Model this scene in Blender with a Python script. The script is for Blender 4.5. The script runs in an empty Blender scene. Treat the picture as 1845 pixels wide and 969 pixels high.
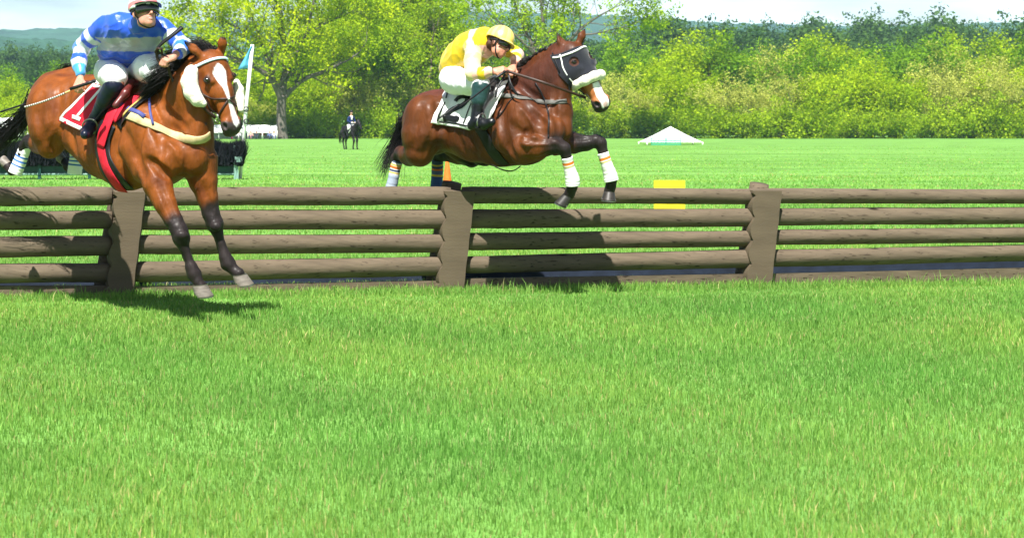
import bpy, math, random
import numpy as np
from mathutils import Vector

SC = bpy.context.scene
COL = SC.collection
rad = math.radians
# ------------------------------------------------------------------ camera, light, exposure
FOC = 3700.0          # focal length in photograph pixels (photograph 1845 px wide)
CX, CY = 600.0, 226.0  # where the optical axis meets the photograph
CAMZ = 1.63
cam_d = bpy.data.cameras.new('camera')
cam = bpy.data.objects.new('camera', cam_d)
COL.objects.link(cam)
cam.location = (0, 0, CAMZ)
cam.rotation_euler = (rad(90), 0, 0)
cam_d.sensor_width = 36.0
cam_d.lens = 36.0 * FOC / 1845.0
cam_d.shift_x = (922.5 - CX) / 1845.0
cam_d.shift_y = (CY - 484.5) / 1845.0
cam_d.clip_start = 0.5
cam_d.clip_end = 20000
cam_d.dof.use_dof = True
cam_d.dof.focus_distance = 18.8
cam_d.dof.aperture_fstop = 7.0
SC.camera = cam

SUN_TRAVEL = Vector((0.16, 0.60, -1.02)).normalized()
sun_d = bpy.data.lights.new('sun', 'SUN')
sun_d.energy = 5.0
sun_d.angle = rad(0.5)
sun_d.color = (1.0, 0.96, 0.89)
sun = bpy.data.objects.new('sun', sun_d)
COL.objects.link(sun)
sun.rotation_euler = SUN_TRAVEL.to_track_quat('-Z', 'Y').to_euler()
to_sun = -SUN_TRAVEL
elev = math.asin(to_sun.z)
azim = math.atan2(to_sun.x, to_sun.y)

w = bpy.data.worlds.new('World')
SC.world = w
w.use_nodes = True
nt = w.node_tree
nt.nodes.clear()
wo = nt.nodes.new('ShaderNodeOutputWorld')
bg = nt.nodes.new('ShaderNodeBackground')
bg.inputs['Strength'].default_value = 0.042
sky = nt.nodes.new('ShaderNodeTexSky')
sky.sky_type = 'NISHITA'
sky.sun_disc = False
sky.sun_elevation = elev
sky.sun_rotation = azim
sky.air_density = 1.0
sky.dust_density = 1.2
# thin spring cloud, part of the sky itself
tc = nt.nodes.new('ShaderNodeTexCoord')
mp = nt.nodes.new('ShaderNodeMapping')
mp.inputs['Scale'].default_value = (3.0, 3.0, 14.0)
cn = nt.nodes.new('ShaderNodeTexNoise')
cn.inputs['Scale'].default_value = 2.2
cn.inputs['Detail'].default_value = 7
cr = nt.nodes.new('ShaderNodeValToRGB')
cr.color_ramp.elements[0].position = 0.28
cr.color_ramp.elements[1].position = 0.60
cm = nt.nodes.new('ShaderNodeMix')
cm.data_type = 'RGBA'
cm.inputs['B'].default_value = (17.5, 20.0, 20.8, 1)
mf = nt.nodes.new('ShaderNodeMath')
mf.operation = 'MULTIPLY'
mf.inputs[1].default_value = 0.85
L = nt.links.new
L(tc.outputs['Generated'], mp.inputs['Vector'])
L(mp.outputs[0], cn.inputs['Vector'])
L(cn.outputs['Fac'], cr.inputs[0])
sx = nt.nodes.new('ShaderNodeSeparateXYZ'); mk_ = nt.nodes.new('ShaderNodeMapRange')
mk_.interpolation_type = 'SMOOTHSTEP'
mk_.inputs['From Min'].default_value = .07; mk_.inputs['From Max'].default_value = .20
mk_.inputs['To Min'].default_value = 1.0; mk_.inputs['To Max'].default_value = .06
L(tc.outputs['Generated'], sx.inputs[0]); L(sx.outputs['Z'], mk_.inputs['Value'])
mg = nt.nodes.new('ShaderNodeMath'); mg.operation = 'MULTIPLY'
L(cr.outputs['Color'], mg.inputs[0]); L(mk_.outputs[0], mg.inputs[1])
L(mg.outputs[0], mf.inputs[0])
L(mf.outputs[0], cm.inputs['Factor'])
L(sky.outputs[0], cm.inputs['A'])
L(cm.outputs['Result'], bg.inputs['Color'])
L(bg.outputs[0], wo.inputs['Surface'])

SC.view_settings.view_transform = 'Standard'
SC.view_settings.look = 'None'
SC.view_settings.gamma = 1.0
SC.view_settings.use_curve_mapping = False
SC.view_settings.exposure = 1.2
SC.cycles.max_bounces = 8
SC.cycles.transparent_max_bounces = 12
SC.cycles.use_denoising = True

# ------------------------------------------------------------------ helpers
def P(x, y, Y):
    """photograph pixel + distance -> place in the world"""
    return np.array([(x - CX) * Y / FOC, Y, CAMZ + (CY - y) * Y / FOC])

def unit(v):
    v = np.asarray(v, float)
    return v / (np.linalg.norm(v, axis=-1, keepdims=True) + 1e-12)

WL = {}
def empty(name, loc, label=None, cat=None, group=None):
    o = bpy.data.objects.new(name, None)
    COL.objects.link(o)
    o.location = loc
    o.empty_display_size = 0.2
    WL[o] = np.array(loc, float)
    tag(o, label, cat, group)
    return o

def tag(o, label=None, cat=None, group=None, kind=None):
    if label: o['label'] = label
    if cat: o['category'] = cat
    if group: o['group'] = group
    if kind: o['kind'] = kind
    return o

def mesh(name, V, Fc, mat, parent=None, smooth=True, col=None):
    """one mesh object; V in world coordinates"""
    V = np.asarray(V, np.float32).reshape(-1, 3)
    off = WL.get(parent, np.zeros(3)) if parent is not None else np.zeros(3)
    me = bpy.data.meshes.new(name)
    if isinstance(Fc, np.ndarray):
        nv = Fc.shape[1]
        nf = len(Fc)
        me.vertices.add(len(V))
        me.vertices.foreach_set('co', (V - off.astype(np.float32)).ravel())
        me.loops.add(nf * nv)
        me.loops.foreach_set('vertex_index', Fc.astype(np.int32).ravel())
        me.polygons.add(nf)
        me.polygons.foreach_set('loop_start', np.arange(0, nf * nv, nv, dtype=np.int32))
        me.update(calc_edges=True)
    else:
        me.from_pydata([tuple(map(float, v)) for v in (V - off)], [], [tuple(int(i) for i in f) for f in Fc])
        me.update()
    me.polygons.foreach_set('use_smooth', np.full(len(me.polygons), bool(smooth)))
    if col is not None:
        c = np.asarray(col, np.float32)
        if c.ndim == 1: c = np.tile(c, (len(V), 1))
        if c.shape[1] == 3: c = np.hstack([c, np.ones((len(c), 1), np.float32)])
        at = me.color_attributes.new('tint', 'FLOAT_COLOR', 'POINT')
        at.data.foreach_set('color', c.ravel())
    me.validate()
    if mat is not None: me.materials.append(mat)
    o = bpy.data.objects.new(name, me)
    COL.objects.link(o)
    if parent is not None:
        o.parent = parent
        WL[o] = off
    return o

class MB:
    def __init__(s): s.V = []; s.F = []; s.n = 0; s.C = []
    def add(s, V, F, c=None):
        V = np.asarray(V, float).reshape(-1, 3)
        for f in F: s.F.append([int(i) + s.n for i in f])
        s.V.append(V); s.n += len(V)
        if c is not None: s.C.append(np.tile(np.asarray(c, float), (len(V), 1)))
        return s
    def build(s, name, mat, parent=None, smooth=True):
        return mesh(name, np.vstack(s.V), s.F, mat, parent, smooth, np.vstack(s.C) if s.C else None)

def box(c, sz, ax=None):
    c = np.asarray(c, float); h = np.asarray(sz, float) / 2
    ax = np.eye(3) if ax is None else np.asarray(ax, float)
    V = [c + ax[0] * i * h[0] + ax[1] * j * h[1] + ax[2] * k * h[2] for k in (-1, 1) for j in (-1, 1) for i in (-1, 1)]
    return V, [(0, 2, 3, 1), (4, 5, 7, 6), (0, 1, 5, 4), (2, 6, 7, 3), (0, 4, 6, 2), (1, 3, 7, 5)]

def frames(pts):
    pts = np.asarray(pts, float)
    T = unit(np.gradient(pts, axis=0))
    n = np.cross(T[0], [0, 0, 1.0])
    if np.linalg.norm(n) < .1: n = np.cross(T[0], [1.0, 0, 0])
    N = [unit(n)]
    for i in range(1, len(pts)):
        v = N[-1] - T[i] * np.dot(N[-1], T[i])
        N.append(unit(v))
    N = np.array(N)
    return T, N, np.cross(T, N)

def tube(pts, r, n=8, sy=1.0):
    pts = np.asarray(pts, float)
    r = np.broadcast_to(np.asarray(r, float), (len(pts),))
    T, N, B = frames(pts)
    V = []
    for i in range(len(pts)):
        for k in range(n):
            a = 2 * math.pi * k / n
            V.append(pts[i] + r[i] * (math.cos(a) * N[i] + sy * math.sin(a) * B[i]))
    F = []
    for i in range(len(pts) - 1):
        for k in range(n):
            k2 = (k + 1) % n
            F.append((i * n + k, i * n + k2, (i + 1) * n + k2, (i + 1) * n + k))
    F.append(tuple(range(n))[::-1]); F.append(tuple(range((len(pts) - 1) * n, len(pts) * n)))
    return V, F

def spline(pts, m=6):
    """Catmull-Rom through points (any dimension)"""
    p = np.asarray(pts, float)
    if len(p) < 3:
        t = np.linspace(0, 1, m + 1)[:, None]
        return p[0] * (1 - t) + p[-1] * t
    q = np.vstack([2 * p[0] - p[1], p, 2 * p[-1] - p[-2]])
    out = []
    for i in range(1, len(q) - 2):
        for t in np.linspace(0, 1, m, endpoint=False):
            a, b, c, d = q[i - 1], q[i], q[i + 1], q[i + 2]
            out.append(.5 * ((2 * b) + (-a + c) * t + (2 * a - 5 * b + 4 * c - d) * t * t + (-a + 3 * b - 3 * c + d) * t ** 3))
    out.append(q[-2])
    return np.array(out)

def ribbon(pts, nrm, width, th=.004):
    """a flat strap: rectangular section, lying along pts with outward normals nrm"""
    pts = np.asarray(pts, float); nrm = unit(nrm)
    width = np.broadcast_to(np.asarray(width, float), (len(pts),))
    T = unit(np.gradient(pts, axis=0))
    S = unit(np.cross(T, nrm))
    V = []
    for i in range(len(pts)):
        h = S[i] * width[i] / 2
        V += [pts[i] - h, pts[i] - h * .85 + nrm[i] * th, pts[i] + h * .85 + nrm[i] * th, pts[i] + h]
    F = []
    for i in range(len(pts) - 1):
        a = 4 * i
        for k in range(4):
            k2 = (k + 1) % 4
            F.append((a + k, a + 4 + k, a + 4 + k2, a + k2))
    F.append((0, 1, 2, 3)); e = 4 * (len(pts) - 1); F.append((e + 3, e + 2, e + 1, e))
    return V, F

# ------------------------------------------------------------------ smooth solid modelling (signed distance grid)
class Field:
    def __init__(s, lo, hi, h):
        s.lo = np.array(lo, float); s.h = h
        s.n = np.ceil((np.array(hi) - s.lo) / h).astype(int) + 1
        s.A = np.full(s.n, 9.0, np.float32)
        s.ax = [s.lo[i] + h * np.arange(s.n[i]) for i in range(3)]
    def _box(s, lo, hi):
        i0 = np.clip(np.floor((lo - s.lo) / s.h).astype(int), 0, s.n - 1)
        i1 = np.clip(np.ceil((hi - s.lo) / s.h).astype(int) + 1, 1, s.n)
        if np.any(i1 <= i0): return None, None
        sl = tuple(slice(a, b) for a, b in zip(i0, i1))
        g = np.meshgrid(*[s.ax[i][sl[i]].astype(np.float32) for i in range(3)], indexing='ij')
        return sl, np.stack(g, -1)
    def _mix(s, sl, d, k, op):
        A = s.A[sl]
        if op == 'add':
            h = np.clip(.5 + .5 * (A - d) / k, 0, 1)
            s.A[sl] = A * (1 - h) + d * h - k * h * (1 - h)
        else:  # carve
            h = np.clip(.5 - .5 * (A + d) / k, 0, 1)
            s.A[sl] = A * (1 - h) - d * h + k * h * (1 - h)
    def cone(s, a, b, ra, rb, k=.02, side=None, q=1.0, op='add'):
        a = np.asarray(a, np.float32); b = np.asarray(b, np.float32)
        pad = max(ra, rb) * max(1, q) + max(k, .03) + 2 * s.h
        sl, G = s._box(np.minimum(a, b) - pad, np.maximum(a, b) + pad)
        if sl is None: return s
        p = G - a; ba = b - a
        if side is not None:
            sv = unit(side).astype(np.float32)
            p = p + (p @ sv)[..., None] * sv * (1 / q - 1)
            ba = ba + (ba @ sv) * sv * (1 / q - 1)
        L2 = max(float(ba @ ba), 1e-9)
        t = np.clip((p @ ba) / L2, 0, 1)
        d = np.linalg.norm(p - t[..., None] * ba, axis=-1) - (ra + (rb - ra) * t)
        if side is not None and q < 1: d = d * (.5 + .5 * q)
        s._mix(sl, d.astype(np.float32), k, op)
        return s
    def chain(s, pts, k=.02, side=None, q=1.0):
        """pts: (point, radius)"""
        for (a, ra), (b, rb) in zip(pts[:-1], pts[1:]): s.cone(a, b, ra, rb, k, side, q)
        return s
    def ell(s, c, R, ax=None, k=.02, op='add'):
        c = np.asarray(c, np.float32); R = np.asarray(R, np.float32)
        ax = np.eye(3, dtype=np.float32) if ax is None else np.array([unit(v) for v in ax], np.float32)
        pad = R.max() + max(k, .03) + 2 * s.h
        sl, G = s._box(c - pad, c + pad)
        if sl is None: return s
        q = (G - c) @ ax.T
        k0 = np.linalg.norm(q / R, axis=-1); k1 = np.linalg.norm(q / (R * R), axis=-1) + 1e-6
        s._mix(sl, (k0 * (k0 - 1) / k1).astype(np.float32), k, op)
        return s
    def halfspace_cut(s, p0, n, k=.005):
        """remove everything on the side n points to"""
        sl, G = s._box(s.ax_lo(), s.ax_hi())
        d = -((G - np.asarray(p0, np.float32)) @ unit(n).astype(np.float32))
        s._mix(sl, d.astype(np.float32), k, 'carve')
        return s
    def ax_lo(s): return s.lo
    def ax_hi(s): return s.lo + s.h * (s.n - 1)
    def val(s, p):
        p = np.atleast_2d(p); u = (p - s.lo) / s.h
        i = np.clip(np.floor(u).astype(int), 0, s.n - 2); f = np.clip(u - i, 0, 1)
        r = 0
        for dx in (0, 1):
            for dy in (0, 1):
                for dz in (0, 1):
                    w_ = (f[:, 0] if dx else 1 - f[:, 0]) * (f[:, 1] if dy else 1 - f[:, 1]) * (f[:, 2] if dz else 1 - f[:, 2])
                    r = r + w_ * s.A[i[:, 0] + dx, i[:, 1] + dy, i[:, 2] + dz]
        return r
    def grad(s, p, e=None):
        e = e or s.h * 1.5
        p = np.atleast_2d(p)
        return np.stack([(s.val(p + e * d) - s.val(p - e * d)) / (2 * e) for d in np.eye(3)], -1)
    def proj(s, p, off=0.0, it=8, smooth_n=None):
        p = np.atleast_2d(np.array(p, float))
        for _ in range(it):
            g = s.grad(p); v = s.val(p) - off
            v = np.clip(v, -.05, .05)
            p = p - (v / np.maximum((g * g).sum(-1), .15))[:, None] * g
        return p, unit(s.grad(p, s.h * (smooth_n or 3)))
    def hit(s, x, y):
        """first surface point along the sight line through photograph pixel (x, y)"""
        d = np.array([(x - CX) / FOC, 1.0, (CY - y) / FOC])
        y0, y1 = s.lo[1], s.ax_hi()[1]
        t = np.arange(y0, y1, s.h * .6)
        p = np.array([0, 0, CAMZ]) + t[:, None] * d
        ok = np.all((p > s.lo) & (p < s.ax_hi()), axis=1)
        v = np.where(ok, s.val(p), 9)
        i = np.argmax(v < 0)
        if v[i] >= 0: return None
        return p[i]
    def surf(s):
        A = s.A; n = s.n
        neg = A < 0
        c = np.zeros(n - 1, np.int8)
        for dx in (0, 1):
            for dy in (0, 1):
                for dz in (0, 1):
                    c += neg[dx:n[0] - 1 + dx, dy:n[1] - 1 + dy, dz:n[2] - 1 + dz]
        act = (c > 0) & (c < 8)
        idx = np.argwhere(act)
        ID = np.full(n - 1, -1, np.int64); ID[act] = np.arange(len(idx))
        acc = np.zeros((len(idx), 3)); cnt = np.zeros(len(idx))
        cor = [(a, b, c_) for a in (0, 1) for b in (0, 1) for c_ in (0, 1)]
        vals = {q: A[idx[:, 0] + q[0], idx[:, 1] + q[1], idx[:, 2] + q[2]] for q in cor}
        for q in cor:
            for ax_ in range(3):
                if q[ax_]: continue
                r = list(q); r[ax_] = 1; r = tuple(r)
                a, b = vals[q], vals[r]
                m = (a < 0) != (b < 0)
                t = np.where(m, a / np.where(m, a - b, 1), 0)
                pt = np.tile(np.array(q, float), (len(idx), 1)); pt[:, ax_] += t
                acc += pt * m[:, None]; cnt += m
        V = s.lo + s.h * (idx + acc / cnt[:, None])
        F = []
        for ax_ in range(3):
            o1, o2 = (ax_ + 1) % 3, (ax_ + 2) % 3
            a = np.take(neg, range(0, n[ax_] - 1), ax_); b = np.take(neg, range(1, n[ax_]), ax_)
            for flip, m in ((0, a & ~b), (1, ~a & b)):
                e = np.argwhere(m)
                e = e[(e[:, o1] > 0) & (e[:, o2] > 0) & (e[:, o1] < n[o1] - 1) & (e[:, o2] < n[o2] - 1)]
                if not len(e): continue
                def g(d1, d2):
                    q = e.copy(); q[:, o1] -= d1; q[:, o2] -= d2
                    return ID[q[:, 0], q[:, 1], q[:, 2]]
                f = np.stack([g(1, 1), g(0, 1), g(0, 0), g(1, 0)], -1)
                F.append(f[:, ::-1] if flip else f)
        F = np.vstack(F)
        F = F[(F >= 0).all(1)]
        return V, F
    def build(s, name, mat, parent=None, colf=None, wrinkle=None, relax=1):
        V, F = s.surf()
        for _ in range(relax):
            S_ = np.zeros_like(V); c = np.zeros(len(V))
            for k in range(4):
                for j in (1, 3):
                    np.add.at(S_, F[:, k], V[F[:, (k + j) % 4]]); np.add.at(c, F[:, k], 1)
            V = V * .5 + .5 * S_ / np.maximum(c, 1)[:, None]
        col = colf(V) if colf else None
        if wrinkle is not None:
            N = unit(s.grad(V, s.h * 1.5))
            V = V + N * wrinkle(V)[:, None]
        return mesh(name, V, F, mat, parent, True, col)

def sculpt(F, pts, r, depth, op='carve', k=.02, m=5):
    """a groove (carve) or a raised cord (add) drawn along the surface seen at the given photograph points"""
    q = spline(np.array(pts, float), m)
    w_ = [F.hit(x, y) for x, y in q]
    w_ = np.array([p for p in w_ if p is not None])
    if len(w_) < 2: return
    n = unit(F.grad(w_, F.h * 3))
    c = w_ + n * ((r - depth) if op == 'carve' else -(r - depth))
    L_ = np.linspace(.35, 1, len(c)); L_ = np.minimum(L_, L_[::-1]) * 1.5
    for i in range(len(c) - 1):
        if np.linalg.norm(c[i + 1] - c[i]) > .12: continue
        F.cone(c[i] + n[i] * depth * (1 - min(1, L_[i])) * (1 if op == 'carve' else -1), c[i + 1] + n[i + 1] * depth * (1 - min(1, L_[i + 1])) * (1 if op == 'carve' else -1), r, r, k, op=op)

def seg_t(V, a, b):
    """distance of V to segment ab and parameter along it"""
    a = np.asarray(a); ba = np.asarray(b) - a
    t = np.clip(((V - a) @ ba) / (ba @ ba), 0, 1)
    return np.linalg.norm(V - a - t[:, None] * ba, axis=-1), t
def poly_d(V, pts):
    """distance to polyline and arclength (m) along it"""
    best = np.full(len(V), 9.0); arc = np.zeros(len(V)); L0 = 0
    for a, b in zip(pts[:-1], pts[1:]):
        d, t = seg_t(V, a, b); l = np.linalg.norm(np.asarray(b) - np.asarray(a))
        m = d < best
        best = np.where(m, d, best); arc = np.where(m, L0 + t * l, arc); L0 += l
    return best, arc
def sstep(x, a, b):
    t = np.clip((x - a) / (b - a), 0, 1); return t * t * (3 - 2 * t)
def lerp(c, new, w_): return c * (1 - w_[:, None]) + np.asarray(new)[None] * w_[:, None]
def vnoise(V, f, seed=0):
    rs = np.random.RandomState(seed); r = 0
    for i in range(5):
        d = rs.normal(size=3); d /= np.linalg.norm(d)
        r = r + np.sin(V @ d * f * (1 + .35 * i) + rs.rand() * 6.3 + 1.3 * np.sin(V @ rs.normal(size=3) * f * .5))
    return r / 5

# ------------------------------------------------------------------ materials
def mat(name, rgb, rough=.6, spec=.5, tint=False, noise=None, bump=None, coat=0, sheen=0, metal=0, stretch=None, sss=0, coords='Object'):
    m = bpy.data.materials.new(name)
    m.use_nodes = True
    t = m.node_tree; b = t.nodes['Principled BSDF']
    b.inputs['Base Color'].default_value = (*rgb, 1)
    b.inputs['Roughness'].default_value = rough
    b.inputs['Specular IOR Level'].default_value = spec
    b.inputs['Metallic'].default_value = metal
    b.inputs['Coat Weight'].default_value = coat
    b.inputs['Coat Roughness'].default_value = .30
    b.inputs['Sheen Weight'].default_value = sheen
    if sss:
        b.inputs['Subsurface Weight'].default_value = sss
        b.inputs['Subsurface Scale'].default_value = .01
    co = t.nodes.new('ShaderNodeTexCoord'); mp_ = t.nodes.new('ShaderNodeMapping')
    t.links.new(co.outputs[coords], mp_.inputs['Vector'])
    if stretch: mp_.inputs['Scale'].default_value = stretch
    src = None
    if tint:
        a = t.nodes.new('ShaderNodeAttribute'); a.attribute_name = 'tint'; src = a.outputs['Color']
    if noise:   # (scale, amount, detail)
        n = t.nodes.new('ShaderNodeTexNoise'); n.inputs['Scale'].default_value = noise[0]; n.inputs['Detail'].default_value = noise[2] if len(noise) > 2 else 5
        t.links.new(mp_.outputs[0], n.inputs['Vector'])
        mr = t.nodes.new('ShaderNodeMapRange')
        mr.inputs['From Min'].default_value = .3; mr.inputs['From Max'].default_value = .7
        mr.inputs['To Min'].default_value = 1 - noise[1]; mr.inputs['To Max'].default_value = 1 + noise[1]
        t.links.new(n.outputs['Fac'], mr.inputs['Value'])
        mx = t.nodes.new('ShaderNodeVectorMath'); mx.operation = 'SCALE'
        if src: t.links.new(src, mx.inputs[0])
        else: mx.inputs[0].default_value = rgb
        t.links.new(mr.outputs[0], mx.inputs['Scale']); src = mx.outputs[0]
    if src: t.links.new(src, b.inputs['Base Color'])
    if bump:    # (scale, strength, distance)
        n = t.nodes.new('ShaderNodeTexNoise'); n.inputs['Scale'].default_value = bump[0]; n.inputs['Detail'].default_value = 6
        t.links.new(mp_.outputs[0], n.inputs['Vector'])
        bp = t.nodes.new('ShaderNodeBump'); bp.inputs['Strength'].default_value = bump[1]; bp.inputs['Distance'].default_value = bump[2]
        t.links.new(n.outputs['Fac'], bp.inputs['Height']); t.links.new(bp.outputs[0], b.inputs['Normal'])
    return m
# ------------------------------------------------------------------ ground, hills, air
rng = np.random.RandomState(7)
def leafy(name, rough=.55, trans=.4, tcol=(1.25, 1.25, .5), spec=.3):
    """thin leaf or blade: colour from the mesh, lets light through"""
    m = mat(name, (.1, .2, .03), rough, spec, tint=True)
    t = m.node_tree; b = t.nodes['Principled BSDF']; o = t.nodes['Material Output']
    a = [n for n in t.nodes if n.type == 'ATTRIBUTE'][0]
    mul = t.nodes.new('ShaderNodeVectorMath'); mul.operation = 'MULTIPLY'; mul.inputs[1].default_value = tcol
    tr = t.nodes.new('ShaderNodeBsdfTranslucent'); mx = t.nodes.new('ShaderNodeMixShader'); mx.inputs[0].default_value = trans
    t.links.new(a.outputs['Color'], mul.inputs[0]); t.links.new(mul.outputs[0], tr.inputs['Color'])
    t.links.new(b.outputs[0], mx.inputs[1]); t.links.new(tr.outputs[0], mx.inputs[2]); t.links.new(mx.outputs[0], o.inputs['Surface'])
    return m
M_blade = leafy('grass_blades', .6, .35, spec=.12)
M_leaf = leafy('spring_leaves', .8, .40, spec=.08)
M_far = leafy('far_leaves', .8, .3, spec=.08)

M_turf = mat('turf', (.10, .27, .03), .9, .1, noise=(.35, .22, 9), bump=(30, .4, .05))
t = M_turf.node_tree     # mown, slightly uneven turf: a second, finer and a wide banded variation
b = t.nodes['Principled BSDF']
tcn = t.nodes.new('ShaderNodeTexCoord'); mpn = t.nodes.new('ShaderNodeMapping'); mpn.inputs['Scale'].default_value = (.02, .35, 1)
n1 = t.nodes.new('ShaderNodeTexNoise'); n1.inputs['Scale'].default_value = 1.0; n1.inputs['Detail'].default_value = 6
r1 = t.nodes.new('ShaderNodeValToRGB')
r1.color_ramp.elements[0].position = .38; r1.color_ramp.elements[0].color = (.105, .235, .042, 1)
r1.color_ramp.elements[1].position = .62; r1.color_ramp.elements[1].color = (.155, .315, .068, 1)
t.links.new(tcn.outputs['Object'], mpn.inputs[0]); t.links.new(mpn.outputs[0], n1.inputs['Vector']); t.links.new(n1.outputs['Fac'], r1.inputs[0])
sc_ = [n for n in t.nodes if n.type == 'VECT_MATH'][0]
t.links.new(r1.outputs['Color'], sc_.inputs[0])

# one sheet to the horizon; rises a little beyond the field
def ground_z(X, Y):
    return 0.036 * np.clip(Y - 300, 0, 600) + .9 * np.sin(X / 90.) * sstep(Y, 300, 500)
ys = np.concatenate([np.linspace(-30, 240, 28), np.linspace(250, 1000, 40), np.linspace(1100, 4100, 20)])
xs = np.concatenate([np.linspace(-2400, -220, 12), np.linspace(-200, 320, 40), np.linspace(360, 2400, 14)])
GX, GY = np.meshgrid(xs, ys)
V = np.stack([GX, GY, ground_z(GX, GY)], -1).reshape(-1, 3)
nx = len(xs)
F = [(j * nx + i, j * nx + i + 1, (j + 1) * nx + i + 1, (j + 1) * nx + i) for j in range(len(ys) - 1) for i in range(nx - 1)]
tag(mesh('ground', V, F, M_turf), kind='structure')

def ridge(name, Y0, prof, m, seed, depth=900, rough=10):
    px, py = zip(*prof)
    x = np.arange(-1500, 2900, 8.0)
    top = np.interp(x, px, py)
    rs = np.random.RandomState(seed)
    K = 16; tt = np.linspace(0, 1, K)
    rows = []
    for k, u in enumerate(tt):
        z = (CAMZ + (CY - top) * Y0 / FOC) * np.sin(u * math.pi / 2) ** 1.3
        Y = Y0 - depth * (1 - u)
        jit = rs.normal(size=len(x)) * rough * (.3 + .7 * u)
        rows.append(np.stack([(x - CX) * Y0 / FOC, np.full(len(x), Y) + rs.normal(size=len(x)) * 4, z + jit], -1))
    rows.append(np.stack([(x - CX) * Y0 / FOC, np.full(len(x), Y0 + 300), np.full(len(x), 2.)], -1))
    V = np.vstack(rows); n = len(x)
    F = [(j * n + i, j * n + i + 1, (j + 1) * n + i + 1, (j + 1) * n + i) for j in range(len(rows) - 1) for i in range(n - 1)]
    return tag(mesh(name, V, F, m, smooth=True), kind='structure')
M_hill = mat('wooded_hill', (.030, .085, .045), .95, .05, noise=(.012, .5, 10), bump=(.05, 1, 12))
ridge('hills', 3300, [(-1500, 70), (-300, 62), (0, 57), (120, 54), (260, 58), (360, 42), (500, 40), (640, 30), (720, 22), (800, 22), (900, 26), (1000, 27), (1080, 30), (1160, 36), (1240, 42), (1500, 50), (2000, 40), (2900, 60)], M_hill, 3, rough=1.2)
ridge('hills', 1900, [(-1500, 90), (-300, 74), (0, 70), (150, 76), (330, 92), (450, 96), (700, 100), (1000, 90), (1120, 70), (1200, 60), (1330, 56), (1600, 70), (2100, 62), (2900, 80)], M_hill, 5, depth=500, rough=1.2)

hz = bpy.data.materials.new('haze_air'); hz.use_nodes = True
t = hz.node_tree; t.nodes.clear()
o_ = t.nodes.new('ShaderNodeOutputMaterial'); pv = t.nodes.new('ShaderNodeVolumePrincipled')
pv.inputs['Color'].default_value = (.50, .80, 1.0, 1); pv.inputs['Density'].default_value = .00013
t.links.new(pv.outputs[0], o_.inputs['Volume'])
hv, hf = box((0, 2050, 129), (4900, 4200, 262))
tag(mesh('haze', hv, hf, hz, smooth=False), kind='stuff')

# ------------------------------------------------------------------ grass
def blades(N, X, Y, h, wd, c0, c1, tri=False, lean=.45, rs=rng, bright=1.0):
    a = rs.rand(N) * 2 * np.pi; ln = (rs.rand(N) ** .8) * lean * h
    la = rs.rand(N) * 2 * np.pi
    s = np.stack([np.cos(a), np.sin(a), 0 * a], -1) * (wd / 2)[:, None]
    l = np.stack([np.cos(la) * ln, np.sin(la) * ln, 0 * a], -1)
    base = np.stack([X, Y, ground_z(X, Y) - .004], -1)
    up = np.array([0, 0, 1.0])
    tip = base + l + up * (h * np.sqrt(np.clip(1 - (ln / h) ** 2, .1, 1)))[:, None]
    if tri:
        V = np.stack([base - s, base + s, tip], 1).reshape(-1, 3)
        F = np.arange(N * 3).reshape(N, 3)
        k = 3
    else:
        mid = base + l * .35 + up * (h * .55)[:, None]
        V = np.stack([base - s, base + s, mid - s * .8, mid + s * .8, tip], 1).reshape(-1, 3)
        i = np.arange(N)[:, None] * 5
        F = np.stack([i + [0, 1, 2], i + [1, 3, 2], i + [2, 3, 4]], 1).reshape(-1, 3)
        k = 5
    u = rs.rand(N)[:, None]
    C = (np.array(c0) * (1 - u) + np.array(c1) * u) * (.8 + .4 * rs.rand(N)[:, None])
    C = C * bright
    dry = rs.rand(N) < .055
    C[dry] = np.array([.42, .40, .17]) * (.7 + .5 * rs.rand(dry.sum())[:, None])
    return V, F, np.repeat(C, k, 0)
Vs, Fs, Cs, n0 = [], [], [], 0
g0, g1 = (.105, .25, .040), (.235, .40, .090)
for (ya, yb, dens, h, wd, tri) in ((7.0, 10.5, 3600, .050, .0045, False), (10.5, 15, 2600, .055, .0055, False), (15, 21, 1900, .060, .007, False), (21, 30, 700, .055, .012, True), (30, 46, 190, .055, .022, True), (46, 66, 60, .05, .04, True), (66, 100, 14, .04, .06, True), (100, 160, 3, .035, .09, True)):
    area = (yb - ya) * (.535 * (ya + yb) / 2 + 5.5)
    N = int(area * dens)
    Y = np.sqrt(rng.rand(N) * (yb ** 2 - ya ** 2) + ya ** 2)
    X = rng.rand(N) * (.535 * Y + 5.5) - .18 * Y - 2.5
    cl = .5 + .5 * np.sin(X * 5 + 2 * np.sin(Y * 3)) * np.sin(Y * 4.3 + 1.7 * np.sin(X * 2.3))
    H = h * (.55 + .75 * rng.rand(N)) * (.62 + .75 * cl) * (1 - .45 * np.exp(-((Y - 19.1 - .2 * (X + .5)) / .7) ** 2))
    Vb, Fb, Cb = blades(N, X, Y, H, wd * (.6 + .8 * rng.rand(N)), g0, g1, tri, bright=1 + .35 * float(np.clip((ya - 18) / 40, 0, 1)))
    pt = .5 + .5 * np.sin(X * .9 + 2.2 * np.sin(Y * .33 + 1)) * np.sin(Y * .7 + 1.9 * np.sin(X * .6))
    Cb *= np.repeat((.76 + .26 * cl + .22 * pt), 3 if tri else 5)[:, None]
    Cb[:, 0] *= np.repeat(.86 + .30 * pt, 3 if tri else 5)
    Vs.append(Vb); Fs.append(Fb + n0); Cs.append(Cb); n0 += len(Vb)
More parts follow.
